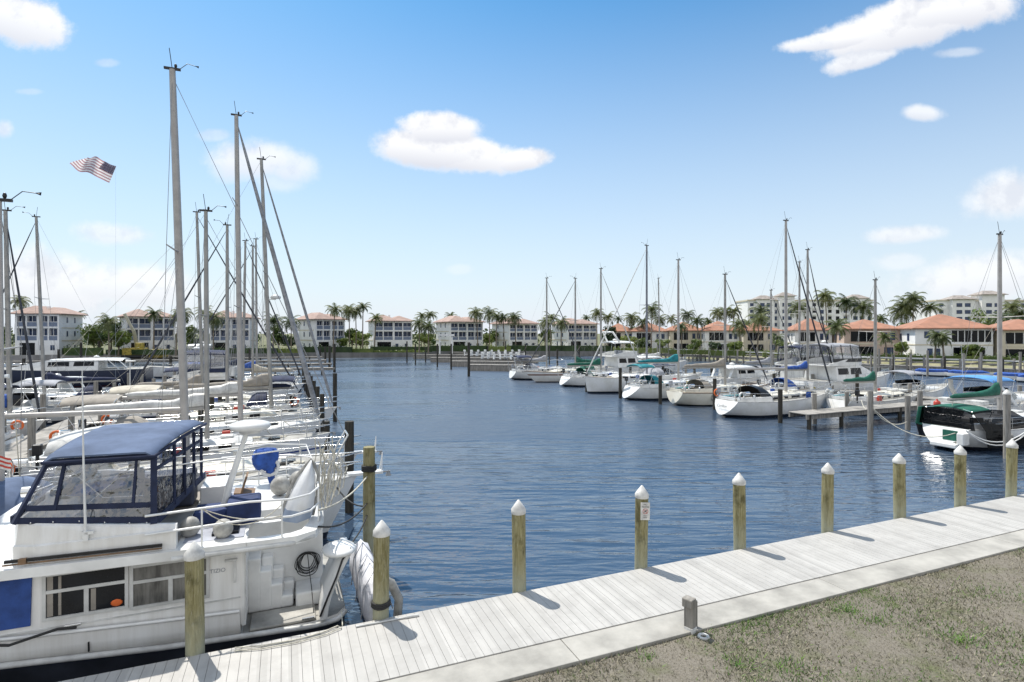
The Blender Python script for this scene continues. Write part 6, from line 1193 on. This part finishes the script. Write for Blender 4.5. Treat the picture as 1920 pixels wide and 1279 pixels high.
        for s in (-.92, .92): part('handrail', GREYW, t, lambda m: [m.bb(0, L, s - .1, s + .1, 2.24, 2.38)]); part('mid_rail', WOODG, t, lambda m: [m.bb(0, L, s - .05, s + .05, 1.72, 1.85)])
    for i in range(26):
        q = i / 25; k = min(2, int(q * 3)); f = q * 3 - k; p = pts[k].lerp(pts[k + 1], min(f, 1)); n_ = Vector((-.6, -.8, 0)); p = p + n_ * (1.6 if i % 2 else 4.5)
        dark_piling(f'tall mooring piling off the right shore boardwalk, {ORD[i % 20] if i < 20 else "twenty " + ORD[i - 20]} from the left', p.x, p.y, 3.2 + .5 * sin(i * 2.3), .15, WOODG if i % 3 else WOODD, 'mooring pilings along the right shore')
    for i, (x, y, L) in enumerate(((1714, 700, 5), (1775, 703, 5.2), (1860, 708, 5.5), (1905, 712, 5))):
        p = onz(x, y + 4, .0); t = thing('covered_skiff', ['blue covered skiff left of the express cruiser roof', 'blue covered skiff above the express cruiser roof', 'blue covered skiff at the right boardwalk', 'blue covered skiff at the right frame edge'][i], 'skiff', (p.x, p.y, 0), -.75, 'blue covered skiffs under the right boardwalk'); h = Hull(L, 1.9, .6, .2, .1, .5)
        part('hull', H_WHITE, t, h.shell); part('cover', BLUE, t, lambda m: trunk(m, h, .02, .9, .95, .45, .5))
    # centre docks with boat lifts
    def pier(label, a, b, w, z=1.0):
        a, b = Vector(a), Vector(b); d = (b - a).normalized(); L = (b - a).length; t = thing('dock', label, 'dock', (a.x, a.y, 0), atan2(d.y, d.x), 'low docks at the head of the channel')
        part('planking', PLANK, t, lambda m: m.bb(0, L, -w / 2, w / 2, z - .1, z)); part('float', WOODG, t, lambda m: m.bb(.1, L - .1, -w / 2 + .1, w / 2 - .1, -.2, z - .103))
    for i, (x0, x1, y) in enumerate(((880, 985, 683), (845, 1000, 676.5), (808, 1010, 670), (775, 1010, 664.5), (760, 880, 660.5))):
        pier(f'low dock at the head of the channel, {ORD[i]} from the front', onz(x0, y, 1), onz(x1, y + 1.5, 1), 1.6)
    rr = random.Random(4); k = 0
    for (x0, x1, y, n) in ((905, 980, 672, 7), (870, 985, 666, 9), (858, 930, 660, 6)):
        for i in range(n):
            p = onz(lerp(x0, x1, (i + .5) / n), y + rr.uniform(-.8, .8), 1.0); t = thing('boat_lift', f'white boat lift bunk on the channel head docks, {["front", "middle", "back"][[672, 666, 660].index(y)]} row, {ORD[i]} from the left', 'boat lift', (p.x, p.y, .9), rr.uniform(-.3, .3), 'white boat lifts at the head of the channel')
            part('frame', RAILW, t, lambda m: [m.bb(-.7, -.6, -.8, .8, 0, .9), m.bb(.6, .7, -.8, .8, 0, .6 + .5 * rr.random()), m.bb(-.6, .6, -.6, -.45, .3, .45)]); part('motor_box', W, t, lambda m: m.bb(-.9, -.4, -.3, .3, .9, 1.35), .08); k += 1
    for i, (px, ty, by) in enumerate(((763, 640, 680), (779, 645, 684), (798, 650, 680), (820, 645, 688), (846, 645, 693), (879, 642, 706), (915, 645, 674), (948, 640, 672), (985, 645, 676), (1030, 648, 684), (1086, 648, 690))):
        p = onz(px, by, 0); dark_piling(f'tall dark piling at the head of the channel, {ORD[i]} from the left', p.x, p.y, CZ - (ty - HZ) / F * p.y, 0.14 if px != 879 else .19, group='dark pilings at the head of the channel')
    # ramp structure
    p = aty(836, 650, 130); t = thing('gangway_portal', 'white portal frame at the head of the dock ramp before the beige sided condo', 'portal', (p.x, p.y, 1.2), .3)
    part('frame', W, t, lambda m: [m.bb(-1.6, -1.3, -.2, .2, 0, 4.2), m.bb(1.3, 1.6, -.2, .2, 0, 4.2), m.bb(-1.9, 1.9, -.5, .5, 4.2, 4.6)])
world_and_light(); setting(); trawler(); left_marina(); right_marina(); far_shore()
